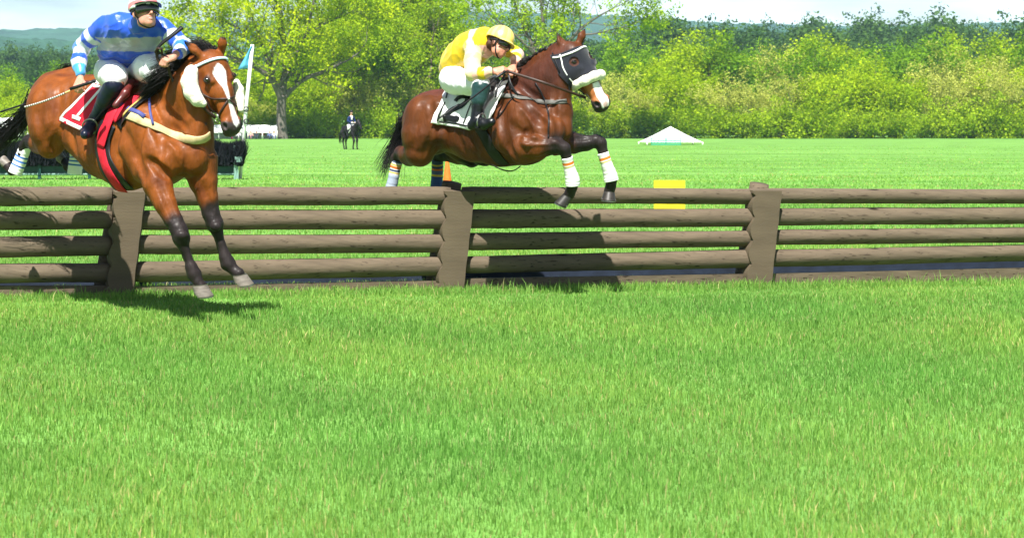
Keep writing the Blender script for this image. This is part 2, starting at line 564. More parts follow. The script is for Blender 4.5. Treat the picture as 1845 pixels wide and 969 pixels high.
# unmown tufts along the foot of the fence
N = 7000
X = rng.rand(N) * 14 - 6
Y = 19.75 + .2015 * X + (1.59 * 0) + .33 - .42 + rng.normal(size=N) * .10 - .05
H = .05 + .08 * rng.rand(N) ** 2 + .06 * (rng.rand(N) < .06)
Vb, Fb, Cb = blades(N, X, Y, H, .005 + .004 * rng.rand(N), g0, g1, False, .6)
Vs.append(Vb); Fs.append(Fb + n0); Cs.append(Cb); n0 += len(Vb)
tag(mesh('grass', np.vstack(Vs), np.vstack(Fs), M_blade, smooth=False, col=np.vstack(Cs)), 'bright green mown spring grass over the whole field', 'grass', kind='stuff')
del Vs, Fs, Cs, Vb, Fb, Cb

# ------------------------------------------------------------------ trees
def branch(mb, p, d, L_, r, depth, rs, tips, spread=.6, up=.25, seg=4, kids=(3, 4)):
    pts = [p]; q = np.array(p, float); dd = unit(d)
    for i in range(seg):
        dd = unit(dd + rs.normal(size=3) * .13 + np.array([0, 0, up * .12]))
        q = q + dd * L_ / seg; pts.append(q.copy())
    rr = np.linspace(r, r * .55, len(pts))
    mb.add(*tube(pts, rr, 7 if r > .08 else 4))
    if depth == 0:
        tips.append(q); tips.append(pts[-2]); return
    if depth <= 1: tips.append(pts[-2])
    n = rs.randint(*kids) if kids[1] > kids[0] else kids[0]
    for k in range(n + 1):
        f = 1.0 if k == 0 else .35 + .6 * rs.rand()
        s_ = pts[0] + (np.array(pts[-1]) - pts[0]) * f if k else q
        i = min(int(f * seg), seg); s_ = pts[i]
        nd = unit(dd + rs.normal(size=3) * spread * (1.0 if k else .4) + np.array([0, 0, up]))
        branch(mb, s_, nd, L_ * (.62 + .2 * rs.rand()), rr[i] * (.62 if k else .8), depth - 1, rs, tips, spread, up, seg, kids)

def leaves(centres, n, clump, size, c0, c1, rs, flat=.8):
    ci = rs.randint(0, len(centres), n)
    base = np.asarray(centres)[ci]
    # leaves sit in small sprays, sprays in clumps
    ns = max(1, n // 16)
    spr = rs.normal(size=(ns, 3)) * clump
    spr_c = rs.randint(0, len(centres), ns)
    si = rs.randint(0, ns, n)
    p = np.asarray(centres)[spr_c[si]] + spr[si] + rs.normal(size=(n, 3)) * size * 1.1
    p[:, 2] = np.maximum(p[:, 2], .15)
    nr = unit(rs.normal(size=(n, 3)) * .75 + np.array([0, -.35, .75]))   # leaves turn their faces up to the light
    a = unit(np.cross(nr, rs.normal(size=(n, 3)))); b_ = np.cross(nr, a)
    s = size * (.5 + rs.rand(n))[:, None]
    V = np.stack([p - a * s * .5, p + b_ * s * .33, p + a * s * .5, p - b_ * s * .33], 1).reshape(-1, 3)
    F = np.arange(n * 4).reshape(n, 4)
    u = np.clip(rs.rand(len(centres))[spr_c[si]] * .6 + rs.rand(ns)[si] * .4, 0, 1)[:, None]
    C = (np.array(c0) * (1 - u) + np.array(c1) * u) * (.8 + .4 * rs.rand(n))[:, None]
    return V, F, np.repeat(C, 4, 0)

M_bark = mat('bark', (.17, .135, .10), .9, .2, noise=(3, .4, 6), bump=(14, .8, .08), stretch=(1, 1, .25))
M_bark2 = mat('grey_bark', (.13, .115, .10), .9, .2, noise=(3, .3, 6), bump=(14, .8, .05), stretch=(1, 1, .25))

def tree(name, seed, H, tr, clear, depth, nleaf, clump, size, c0, c1, label, group, cat='tree', spread=.6, up=.25, limbs=None, bark=None, lean=(0, 0), m=None, kids=(2, 4)):
    rs = np.random.RandomState(seed)
    root = empty(name, (0, 0, 0), label, cat, group)
    mb = MB(); tips = []
    if limbs is None:
        base = np.array([0, 0, -.3]); top = np.array([lean[0], lean[1], clear])
        pts = [base, base + [0, 0, .5], (base + top) / 2 + rs.normal(size=3) * .06 * clear, top]
        mb.add(*tube(spline(pts, 3), np.linspace(tr * 1.25, tr * .8, 10), 10))
        nl = 4
        for k in range(nl):
            a = 2 * math.pi * (k + rs.rand() * .6) / nl
            d = np.array([math.cos(a) * spread * 1.1, math.sin(a) * spread * 1.1, .75])
            branch(mb, top - [0, 0, clear * .12 * (k % 2)], d, (H - clear) * .42, tr * .55, depth - 1, rs, tips, spread, up, kids=kids)
        branch(mb, top, (0, 0, 1), (H - clear) * .45, tr * .6, depth - 1, rs, tips, spread, up, kids=kids)
    else:
        for k, lb in enumerate(limbs):
            p_, r_ = [np.array(q[:3], float) for q in lb], [q[3] for q in lb]
            sp = spline(np.array([list(q) for q in lb], float), 4)
            mb.add(*tube(sp[:, :3], sp[:, 3], 10))
            if k == 0: continue
            for j in range(3, len(sp), 2):
                d = unit(sp[j, :3] - sp[j - 1, :3]) + rs.normal(size=3) * .75 + np.array([0, 0, .2])
                branch(mb, sp[j, :3], d, 2.6 + 1.5 * rs.rand(), max(sp[j, 3] * .45, .05), depth - 2, rs, tips, spread, up, kids=kids)
            branch(mb, sp[-1, :3], sp[-1, :3] - sp[-3, :3], 3.0, sp[-1, 3] * .8, depth - 1, rs, tips, spread, up, kids=kids)
    mb.build('trunk', bark or M_bark, root)
    V, F, C = leaves(tips, nleaf, clump, size, c0, c1, rs)
    mesh('crown', V, F, m or M_leaf, root, False, C)
    return root

def copy_tree(o, loc, rz=0, sc=(1, 1, 1), label=None, group=None):
    c = o.copy(); COL.objects.link(c)
    c.location = loc; c.rotation_euler = (0, 0, rz); c.scale = sc
    if label: c['label'] = label
    if group: c['group'] = group
    for ch in o.children:
        d = ch.copy(); COL.objects.link(d); d.parent = c
        for g in ch.children:
            e = g.copy(); COL.objects.link(e); e.parent = d
    return c

YG0, YG1 = (.19, .32, .006), (.52, .60, .006)
# the two tall trees of the field edge
s_ = 245 / FOC
def tp(x, y, r, dy=0.0): return ((x - 508) * s_, dy, (250 - y) * s_, r)
limbs1 = [
 [tp(508, 254, .85), tp(508, 238, .66), tp(507, 215, .60), tp(507, 190, .58), tp(508, 172, .60)],
 [tp(507, 176, .5), tp(497, 155, .42, -.5), tp(485, 138, .36, -1), tp(466, 125, .28, -1.5), tp(445, 112, .2, -2), tp(420, 104, .09, -2.4)],
 [tp(508, 172, .48), tp(512, 140, .40, .4), tp(516, 110, .34, .6), tp(512, 70, .26, .8), tp(505, 20, .2, .6), tp(500, -40, .12, .5)],
 [tp(509, 176, .42), tp(528, 158, .30, .6), tp(552, 140, .25, 1.2), tp(585, 128, .24, 2), tp(615, 112, .16, 2.4)],
 [tp(511, 140, .30), tp(528, 110, .25, -.5), tp(546, 75, .2, -1), tp(560, 30, .15, -1.4), tp(570, -20, .1, -1.6)],
 [tp(497, 153, .26), tp(482, 110, .22, 1), tp(468, 70, .17, 1.6), tp(452, 25, .13, 2), tp(440, -20, .09, 2.4)],
 [tp(470, 72, .14, 1.6), tp(440, 55, .12, 1), tp(405, 40, .09, 0), tp(370, 30, .06, -.5)],
 [tp(514, 95, .2, .6), tp(545, 60, .16, 2), tp(585, 40, .12, 3), tp(620, 25, .08, 3.4)],
 [tp(466, 125, .15, -1.5), tp(430, 90, .13, -3), tp(395, 75, .09, -3.8), tp(365, 70, .06, -4.2)],
]
t1 = tree('shade_tree', 11, 0, 0, 0, 4, 33000, .68, .33, YG0, YG1, 'tall spreading tree with a thick grey trunk standing behind the blue flag', None, limbs=limbs1, bark=M_bark2, kids=(2, 4))
t1.location = ((508 - CX) * s_, 245, 0)
s_ = 247 / FOC
def tp2(x, y, r, dy=0.0): return ((x - 985) * s_, dy, (248 - y) * s_, r)
limbs2 = [
 [tp2(985, 252, .7), tp2(984, 220, .55), tp2(982, 180, .5), tp2(978, 150, .46), tp2(974, 128, .44)],
 [tp2(974, 130, .38), tp2(966, 100, .24, .5), tp2(956, 70, .19, .8), tp2(940, 35, .14, 1), tp2(925, -10, .1, 1)],
 [tp2(975, 130, .40), tp2(976, 95, .32, -.5), tp2(978, 55, .2, -.8), tp2(974, 10, .15, -1), tp2(970, -50, .1, -1)],
 [tp2(976, 132, .40), tp2(990, 95, .32, .4), tp2(1003, 55, .2, .8), tp2(1018, 10, .15, 1), tp2(1028, -40, .1, 1)],
 [tp2(978, 140, .3), tp2(1005, 100, .22, -1), tp2(1035, 60, .18, -1.5), tp2(1065, 35, .13, -2), tp2(1100, 15, .08, -2.3)],
 [tp2(966, 100, .18), tp2(940, 75, .15, -1), tp2(905, 45, .1, -2), tp2(875, 25, .07, -2.5)],
 [tp2(1035, 62, .14, -1.5), tp2(1070, 60, .1, -2.4), tp2(1110, 50, .07, -3)],
]
t2 = tree('shade_tree', 23, 0, 0, 0, 4, 19000, .60, .30, YG0, (.36, .50, .02), 'sparse open tree with many upright grey limbs behind the masked horse', None, limbs=limbs2, bark=M_bark2, kids=(2, 4))
t2.location = ((985 - CX) * s_, 247, 0)

def proto(*a, **k):
    return tree(*a, **k)
WG = 'trees of the woodland edge behind the field'
RG = 'dark trees of the far wooded ridge'
protos = {
 'lime': [proto('broadleaf_tree', 31 + i, 11.5, .22, 2.2, 4, 15000, .80, .36, (.17, .31, .008), (.44, .55, .010), 'yellow green broadleaf tree in fresh leaf at the woodland edge', WG, spread=.7) for i in range(3)],
 'green': [proto('broadleaf_tree', 41 + i, 12.5, .25, 2.0, 4, 16000, .85, .36, (.07, .19, .010), (.24, .40, .012), 'mid green broadleaf tree with a full crown at the woodland edge', WG, spread=.65) for i in range(3)],
 'twig': [proto('budding_tree', 51 + i, 9.5, .12, 1.2, 4, 4600, .75, .26, (.30, .34, .07), (.52, .54, .12), 'pale budding tree with grey twigs showing at the woodland edge', WG, spread=.5, up=.5, bark=M_bark2) for i in range(3)],
 'bush': [proto('shrub', 61 + i, 4.2, .07, .3, 3, 5200, .55, .26, (.15, .27, .010), (.38, .50, .02), 'low yellow green shrub at the foot of the woodland edge', WG, cat='shrub', spread=.95, up=.1) for i in range(3)],
 'dark': [proto('ridge_tree', 71 + i, 15, .3, 2.5, 4, 6500, 1.35, .75, (.025, .075, .02), (.09, .17, .03), 'dark green round tree on the far wooded ridge', RG, spread=.7, m=M_far) for i in range(3)],
}
protos['tall'] = [proto('broadleaf_tree', 91 + i, 21, .42, 4.5, 5, 30000, 1.0, .36, (.12, .26, .008), (.42, .54, .010), 'very tall bright green tree rising between the two shade trees', WG, spread=.62) for i in range(2)]
used = set()
def plant(kind, x, Y, s=1.0, label=None, group=None):
    pr = protos[kind][rng.randint(len(protos[kind]))]
    X = (x - CX) * Y / FOC
    loc = (X, Y, float(ground_z(np.array(X), np.array(Y))) - .05)
    sc = (s * (.9 + .3 * rng.rand()), s * (.9 + .3 * rng.rand()), s * (.92 + .16 * rng.rand()))
    if pr.name not in used:
        used.add(pr.name); pr.location = loc; pr.rotation_euler = (0, 0, rng.rand() * 6.28); pr.scale = sc
        return pr
    return copy_tree(pr, loc, rng.rand() * 6.28, sc)
def near_height(x):   # how tall the wood stands along the photograph (relative)
    return np.interp(x, [-100, 60, 120, 200, 330, 420, 560, 650, 700, 800, 880, 1000, 1100, 1200, 1500, 2000], [.68, .70, .66, .70, .80, .85, .85, 1.1, 1.3, .8, .62, .74, .95, 1.15, 1.1, 1.25])
x = -330.0
while x < 2130:      # front row: shrubs and thin trees
    plant('bush', x, 250 + rng.rand() * 8, .75 + .4 * rng.rand()); x += 44 + rng.rand() * 26
x = -320.0
while x < 2130:      # second row
    k = rng.choice(['lime', 'twig', 'twig', 'twig', 'lime'])
    if 330 < x < 480 or 700 < x < 760: k = 'twig'
    plant(k, x, 262 + rng.rand() * 14, .72 * near_height(x) * (.85 + .3 * rng.rand())); x += 46 + rng.rand() * 36
x = -340.0
while x < 2130:      # third row
    k = rng.choice(['green', 'lime', 'lime', 'green', 'twig'])
    if x < 330: k = rng.choice(['green', 'twig', 'lime', 'green'])
    if 640 < x < 800: k = rng.choice(['green', 'lime'])
    plant(k, x, 288 + rng.rand() * 22, near_height(x) * (.85 + .25 * rng.rand())); x += 58 + rng.rand() * 36
x = -350.0
while x < 2130:      # fourth row
    plant(rng.choice(['lime', 'green']), x, 330 + rng.rand() * 30, 1.05 * near_height(x) * (.85 + .25 * rng.rand())); x += 74 + rng.rand() * 44
# taller crowns that stand between the two shade trees
for (x, Y, s) in ((640, 268, .80), (700, 280, 1.0), (762, 276, .88), (605, 285, .8), (735, 290, 1.05)):
    plant('tall', x, Y, s)
for (ya, st, s0) in ((470, 54, .85), (600, 46, .95), (760, 40, 1.0)):
    x = -360.0 + rng.rand() * 40
    while x < 2130:
        plant('dark', x, ya + rng.rand() * 60, s0 * (.8 + .35 * rng.rand()) * np.interp(x, [0, 300, 1050, 1200], [.95, .8, .95, 1.3])); x += st * (.7 + .7 * rng.rand())

# any model not yet set out finds its place in the back rows
for kd, prs in protos.items():
    for pr in prs:
        if pr.name in used: continue
        used.add(pr.name)
        x = 1300 + 80 * len(used) % 500; Y = 340.0 if kd != 'dark' else 620.0
        X = (x - CX) * Y / FOC
        pr.location = (X, Y, float(ground_z(np.array(X), np.array(Y))) - .05)
        if kd == 'tall': pr.scale = (.6, .6, .6)

# ------------------------------------------------------------------ timber fence
def fY(x): return 19.54 + x * .0011
M_wood = mat('weathered_rail', (.112, .086, .059), .85, .2, noise=(1.6, .22, 9), bump=(4, .35, .012), stretch=(.35, 12, 12))
t = M_wood.node_tree   # long drying cracks and knots
b = t.nodes['Principled BSDF']; sc_ = [n for n in t.nodes if n.type == 'VECT_MATH'][0]
co = [n for n in t.nodes if n.type == 'TEX_COORD'][0]
m2 = t.nodes.new('ShaderNodeMapping'); m2.inputs['Scale'].default_value = (.55, 34, 34)
cn2 = t.nodes.new('ShaderNodeTexNoise'); cn2.inputs['Scale'].default_value = 1.6; cn2.inputs['Detail'].default_value = 4; cn2.inputs['Distortion'].default_value = .15
rp = t.nodes.new('ShaderNodeValToRGB'); rp.color_ramp.elements[0].position = .32; rp.color_ramp.elements[0].color = (.25, .22, .2, 1); rp.color_ramp.elements[1].position = .385
m3 = t.nodes.new('ShaderNodeMapping'); m3.inputs['Scale'].default_value = (1.6, 5.5, 5.5)
vo = t.nodes.new('ShaderNodeTexVoronoi'); vo.inputs['Scale'].default_value = 1.0
rk = t.nodes.new('ShaderNodeValToRGB'); rk.color_ramp.elements[0].position = .075; rk.color_ramp.elements[0].color = (.12, .1, .09, 1); rk.color_ramp.elements[1].position = .13
mm = t.nodes.new('ShaderNodeVectorMath'); mm.operation = 'MULTIPLY'; mm3 = t.nodes.new('ShaderNodeVectorMath'); mm3.operation = 'MULTIPLY'
for a_, b_ in ((co.outputs['Object'], m2.inputs[0]), (m2.outputs[0], cn2.inputs['Vector']), (cn2.outputs['Fac'], rp.inputs[0]), (co.outputs['Object'], m3.inputs[0]), (m3.outputs[0], vo.inputs['Vector']), (vo.outputs['Distance'], rk.inputs[0]), (sc_.outputs[0], mm.inputs[0]), (rp.outputs[0], mm.inputs[1]), (mm.outputs[0], mm3.inputs[0]), (rk.outputs[0], mm3.inputs[1]), (mm3.outputs[0], b.inputs['Base Color'])):
    t.links.new(a_, b_)
M_post = mat('sawn_post', (.098, .076, .050), .88, .2, noise=(6, .14, 6), bump=(70, .22, .004), stretch=(.35, 1, 1.3))
t = M_post.node_tree
wv = t.nodes.new('ShaderNodeTexWave'); wv.inputs['Scale'].default_value = 24; wv.inputs['Distortion'].default_value = 5; wv.inputs['Detail'].default_value = 2; wv.bands_direction = 'Z'
co = [n for n in t.nodes if n.type == 'TEX_COORD'][0]; bp = [n for n in t.nodes if n.type == 'BUMP'][0]
t.links.new(co.outputs['Object'], wv.inputs['Vector']); t.links.new(wv.outputs['Fac'], bp.inputs['Height'])
M_shade_navy = mat('shade_navy', (.015, .022, .045), .7, .3, noise=(8, .3))  # navy colour standing in for the shade behind the fence foot

fence = empty('timber_fence', (0, 19.9, 0), 'brown weathered post and rail timber fence crossing the field under both horses', 'fence')
rails = [  # (y of centre, thickness) at the ends of each bay
 [(-352, 203), [(355.5, 36, 353.5, 33), (399.5, 35, 395.5, 32), (449.5, 40, 442, 35), (497, 39, 491, 34), (525, 18, 523, 15)]],
 [(238, 812), [(354.5, 32, 352.5, 32), (396.5, 34, 395, 34), (441, 34, 439, 32), (490, 36, 479, 33), (523, 13, 511, 16)]],
 [(832, 1392), [(351.5, 30, 354, 27), (394.5, 33, 392, 31), (435.5, 31, 428, 28), (477, 29, 465, 32), (510, 16, 500, 15)]],
 [(1372, 1960), [(353, 28, 356, 26), (391, 30, 389, 29), (428, 28, 421, 28), (466, 31, 452, 29), (501, 15, 487, 15)]],
]
rr_ = np.random.RandomState(5)
def rail(x0, x1, yc0, t0, yc1, t1):
    n = 34
    x = np.linspace(x0, x1, n); u = (x - x0) / (x1 - x0)
    Y = fY(x) + .02
    yc = yc0 + (yc1 - yc0) * u + np.cumsum(rr_.normal(size=n)) * .08
    r = (t0 + (t1 - t0) * u) / 2 * Y / FOC * 1.02
    c = np.stack([(x - CX) * Y / FOC, Y, CAMZ + (CY - yc) * Y / FOC], -1)
    V = []; K = 22; ph = rr_.rand() * 6.28
    for i in range(n):
        for k in range(K):
            a = 2 * math.pi * k / K
            rr2 = r[i] * (1 + .035 * math.sin(2 * a + ph) + .02 * math.sin(3 * a + i * .35 + ph) + .012 * rr_.normal())
            if i in (0, n - 1): rr2 *= .93
            V.append(c[i] + np.array([0, math.cos(a) * rr2, math.sin(a) * rr2]))
    F = [(i * K + k, (i + 1) * K + k, (i + 1) * K + (k + 1) % K, i * K + (k + 1) % K) for i in range(n - 1) for k in range(K)]
    F.append(tuple(range(K))); F.append(tuple(range((n - 1) * K, n * K))[::-1])
    mid = c.mean(0)
    o = mesh('rail', V, F, M_wood, fence)
    # own origin, so that grain differs from rail to rail
    o.data.transform(__import__('mathutils').Matrix.Translation(Vector(-(mid - WL[fence]))))
    o.location = Vector(mid - WL[fence])
for (x0, x1), rs_ in rails:
    for (a, ta, b_, tb) in rs_[:4]:
        rail(x0, x1, a, ta, b_, tb)
    a, ta, b_, tb = rs_[4]
    Y0, Y1 = fY(x0), fY(x1)
    p0 = P(x0, a + 10, Y0); p1 = P(x1, b_ + 10, Y1); h = (ta + 20) * Y0 / FOC
    ax = [unit(p1 - p0), np.array([0, 1, 0]), np.array([0, 0, 1])]
    V, F = box((p0 + p1) / 2 + [0, .03, 0], (np.linalg.norm(p1 - p0), .07, h), ax)
    mesh('base_board', V, F, M_wood, fence, False)
    V, F = box((p0 + p1) / 2 + [0, .75, .09], (np.linalg.norm(p1 - p0), .03, .19), ax)  # added low strip, coloured dark to imitate the shaded gap under the rails
    mesh('shade_board', V, F, M_shade_navy, fence, False)

def post(xt0, xt1, xb0, xb1, yt, yb, ytop):
    """leaning sawn slab, its left edge notched for the rails"""
    n = 40
    xm = (xt0 + xt1) / 2; Yf = fY(xm) - .13
    Vt = []
    for i in range(n + 1):
        u = i / n
        y = yt + (yb - yt) * u
        s = abs(math.sin((y - yt - 6) / 42.0 * math.pi)) ** .8
        xl = xt0 + (xb0 - xt0) * u + 7.0 * (1 - s) * (1 if .03 < u < .93 else 0) - 2.5
        xr = xt1 + (xb1 - xt1) * u + .4 * math.sin(u * 23)
        Vt += [P(xl + 6, y, Yf), P(xr, y, Yf), P(xr + 0, y, Yf) + np.array([0, .15, .0]), P(xl - 2, y, Yf) + np.array([-.005, .13, 0])]
    # slanting sawn top
    Vt[2] += np.array([-.02, 0, .012]); Vt[3] += np.array([0, 0, .015])
    F = []
    for i in range(n):
        for k in range(4):
            k2 = (k + 1) % 4
            F.append((4 * i + k, 4 * i + 4 + k, 4 * i + 4 + k2, 4 * i + k2))
    F.append((0, 1, 2, 3)); F.append((4 * n + 3, 4 * n + 2, 4 * n + 1, 4 * n))
    mesh('post', Vt, F, M_post, fence, False)
    # round post behind the rails
    p0 = P(xb0 - 3, yb, fY(xm) + .38); p0[2] = -.05
    p1 = P((xt0 + xt1) / 2 - 13, ytop, fY(xm) + .22)
    V, F = tube(np.linspace(p0, p1, 8), np.array([.105] * 7 + [.098]), 16)
    mesh('back_post', V, F, M_wood, fence)
post(-375, -316, -392, -340, 347, 540, 331)
post(204, 262, 188, 239, 346, 530, 330)
post(799, 856, 785, 835, 345, 524, 329)
post(1354, 1409, 1342, 1390, 344, 514, 331)
post(1903, 1955, 1892, 1938, 344, 504, 333)
# ------------------------------------------------------------------ horses
M_coat = mat('bay_coat', (.3, .1, .03), .62, .20, tint=True, noise=(8, .34, 10), bump=(42, .8, .010), coat=.10, stretch=(1, 1, .35))
M_hair = mat('black_hair', (.007, .006, .006), .5, .25, noise=(20, .4))
M_hoof = mat('hoof_horn', (.16, .14, .12), .5, .4, tint=True, noise=(18, .3), stretch=(1, 1, 4))
M_eye = mat('eye', (.01, .007, .005), .06, .8)
M_lid = mat('eyelid_skin', (.05, .02, .012), .5, .3)
M_fleece = mat('sheepskin', (.80, .77, .62), .95, .1, noise=(60, .12), bump=(160, 1.0, .012), sheen=.3)
M_brown = mat('brown_leather', (.035, .017, .012), .5, .3, noise=(20, .3))
M_black = mat('black_leather', (.009, .009, .011), .45, .3, noise=(20, .3))
M_steel = mat('steel', (.38, .37, .35), .35, .5, metal=1)
M_white = mat('white_cloth', (.80, .80, .80), .75, .2, bump=(25, .3, .006))
M_red = mat('red_cloth', (.52, .012, .030), .7, .25, noise=(12, .15), bump=(14, .7, .012))
M_beige = mat('beige_elastic', (.50, .40, .22), .7, .2, noise=(30, .15))
M_blue = mat('navy_strap', (.05, .06, .22), .55, .3)
M_ltblue = mat('pale_blue_band', (.50, .66, .80), .6, .3)
M_hood = mat('dark_hood_cloth', (.010, .012, .020), .8, .2, sheen=.3, bump=(50, .5, .004))
M_grey = mat('grey_webbing', (.10, .10, .09), .6, .3, noise=(30, .25))
M_bandage = mat('leg_bandage', (.8, .8, .8), .85, .1, tint=True, bump=(60, .4, .004))

LEGC = (.016, .011, .011)
def paint_chain(C, V, pts, r, soft, col):
    d, arc = poly_d(V, [np.asarray(p) for p in pts])
    return lerp(C, col, 1 - sstep(d, r - soft, r + soft))

class Head:
    """local frame of a head: a down the face, n outward from the forehead, s to its left/right"""
    def __init__(s, poll, a, n, L=.64, w=1.0):
        s.o = np.asarray(poll, float); s.a = unit(a); n = np.asarray(n, float)
        s.n = unit(n - s.a * np.dot(n, s.a)); s.s = np.cross(s.a, s.n); s.k = L / .64; s.w = w
    def __call__(s, a, n, t):
        return s.o + s.k * (a * s.a + n * s.n + t * s.w * s.s)

def horse_head(F, H, mz=1.0):
    k = H.k; ax = (H.a, H.n, H.s)
    E = lambda c, R, kk=.03, op='add': F.ell(H(*c), np.array(R) * k * [1, 1, H.w], ax, kk, op)
    C_ = lambda a, b, ra, rb, kk=.03, q=1.0: F.cone(H(*a), H(*b), ra * k, rb * k, kk, H.s, q * H.w)
    E((.08, -.080, 0), (.14, .110, .100), .05)
    C_((.10, -.055, 0), (.30, -.045, 0), .090, .078, .04)
    C_((.30, -.045, 0), (.53, -.052, 0), .076, .062, .03, .95)
    for t in (-1, 1):
        E((.185, -.155, .058 * t), (.110, .104, .044), .035)       # cheek
        C_((.18, -.20, .035 * t), (.47, -.115, .020 * t), .042, .026, .03)
        E((.195, -.018, .088 * t), (.040, .028, .022), .02)       # brow over the eye
        C_((.12, -.03, .070 * t), (.22, .005, .060 * t), .026, .020, .02)
        C_((.22, -.075, .078 * t), (.38, -.062, .056 * t), .012, .010, .018)   # facial crest
        E((.565, -.030, .044 * t * mz), (.050, .040, .030), .018)      # nostril
    E((.57, -.065, 0), (.068 * mz, .066 * mz, .062 * mz), .03)
    E((.612, -.078, 0), (.036, .054 * mz, .052 * mz), .02)
    E((.595, -.140, 0), (.040, .028, .038), .012)                 # lower lip
    for t in (-1, 1):
        E((.578, -.016, .064 * t), (.030, .020, .020), .006, 'carve')
        # ears
    for t, d in H.ears:
        b_ = H(-.028, -.045, .080 * t); d = unit(d); L_ = getattr(H, 'el', .165) * k
        w_ = unit(np.cross(d, H.n))
        F.cone(b_ - d * .02, b_ + d * .38 * L_, .030 * k, .036 * k, .02, H.n, .75)
        F.cone(b_ + d * .38 * L_, b_ + d * L_, .036 * k, .006, .012, H.n, .75)
        F.ell(b_ + d * .55 * L_ + H.n * .026 * k, (.055 * k, .018 * k, .016 * k), (d, w_, H.n), .008, 'carve')

def eye_spot(H, F, x, y):
    p = F.hit(x, y); d = p - H.o
    l = np.array([d @ H.a, d @ H.n, abs(d @ H.s) / H.w]) / H.k
    out = []
    for t in (-1, 1):
        q, n = F.proj(H(l[0], l[1], l[2] * t)[None], 0)
        out.append((q[0], n[0]))
    return out
def eyes(H, F, root, spots):
    for q, n in spots:
        V, Fc = uvs(q - n * .010, .0245 * H.k, R=[1.05, 1, .86])
        MB().add(V, Fc).build('eye', M_eye, root)
        u_ = unit(np.cross(np.cross(n, H.a), n)); s_ = np.cross(n, u_)
        # upper and lower lids
        for sg_, rr4 in ((-1, .0075), (1, .0055)):
            pts = [q - n * .002 + s_ * .026 * math.cos(a) * -1 + u_ * sg_ * .019 * math.sin(a) for a in np.linspace(0, math.pi, 12)]
            MB().add(*tube(pts, rr4, 6)).build('eyelid', M_lid, root)

def uvs(c, r, n=12, m=8, R=None):
    R = np.ones(3) if R is None else np.asarray(R)
    V = []
    for i in range(m + 1):
        th = math.pi * i / m
        for j in range(n):
            ph = 2 * math.pi * j / n
            V.append(np.asarray(c) + r * R * np.array([math.sin(th) * math.cos(ph), math.sin(th) * math.sin(ph), math.cos(th)]))
    F = [(i * n + j, i * n + (j + 1) % n, (i + 1) * n + (j + 1) % n, (i + 1) * n + j) for i in range(m) for j in range(n)]
    return V, F

def px(F, pts, k=.03, side=None, q=1.0):
    """chain given as (x, y, distance, radius in pixels)"""
    F.chain([(P(x, y, Y), r * Y / FOC) for x, y, Y, r in pts], k, side, q)
def pxe(F, x, y, Y, R, ax, k=.03, op='add'):
    F.ell(P(x, y, Y), np.array(R) * Y / FOC, ax, k, op)

def path_on(F, pts, off, m=6, maxgap=.6):
    """sight-line points on the surface, then settled at a constant height above it"""
    q = spline(np.array(pts, float), m)
    w3 = [F.hit(x, y) for x, y in q]
    w3 = [p for p in w3 if p is not None]
    w3 = np.array(w3)
    keep = [0]
    for i in range(1, len(w3)):
        if np.linalg.norm(w3[i] - w3[keep[-1]]) < maxgap: keep.append(i)
    w3 = w3[keep]
    L_ = np.concatenate([[0], np.cumsum(np.linalg.norm(np.diff(w3, axis=0), axis=1))])
    T_ = np.linspace(0, L_[-1], max(8, int(L_[-1] / .022)))
    w3 = np.stack([np.interp(T_, L_, w3[:, i]) for i in range(3)], -1)
    p, n = F.proj(w3, off, smooth_n=4)
    for _ in range(6):
        p[1:-1] = (p[:-2] + p[1:-1] * 2 + p[2:]) / 4
        n[1:-1] = unit(n[:-2] + n[1:-1] * 2 + n[2:])
    p2, _ = F.proj(p, off); p = p + (p2 - p) * .7
    return p, n
def strap(name, F, pts, width, m, root, off=.006, th=.005, mm=6):
    p, n = path_on(F, pts, off, mm)
    return MB().add(*ribbon(p, n, width, th)).build(name, m, root)
def hpath(F, H, pts, off, m=5):
    q = spline(np.array([H(*p) for p in pts]), m)
    p, n = F.proj(q, off, smooth_n=3)
    for _ in range(2):
        p[1:-1] = (p[:-2] + p[1:-1] * 2 + p[2:]) / 4
        n[1:-1] = unit(n[:-2] + n[1:-1] * 2 + n[2:])
    return p, n
def hstrap(name, F, H, pts, width, m, root, off=.005, th=.005):
    p, n = hpath(F, H, pts, off)
    return MB().add(*ribbon(p, n, width, th)).build(name, m, root)

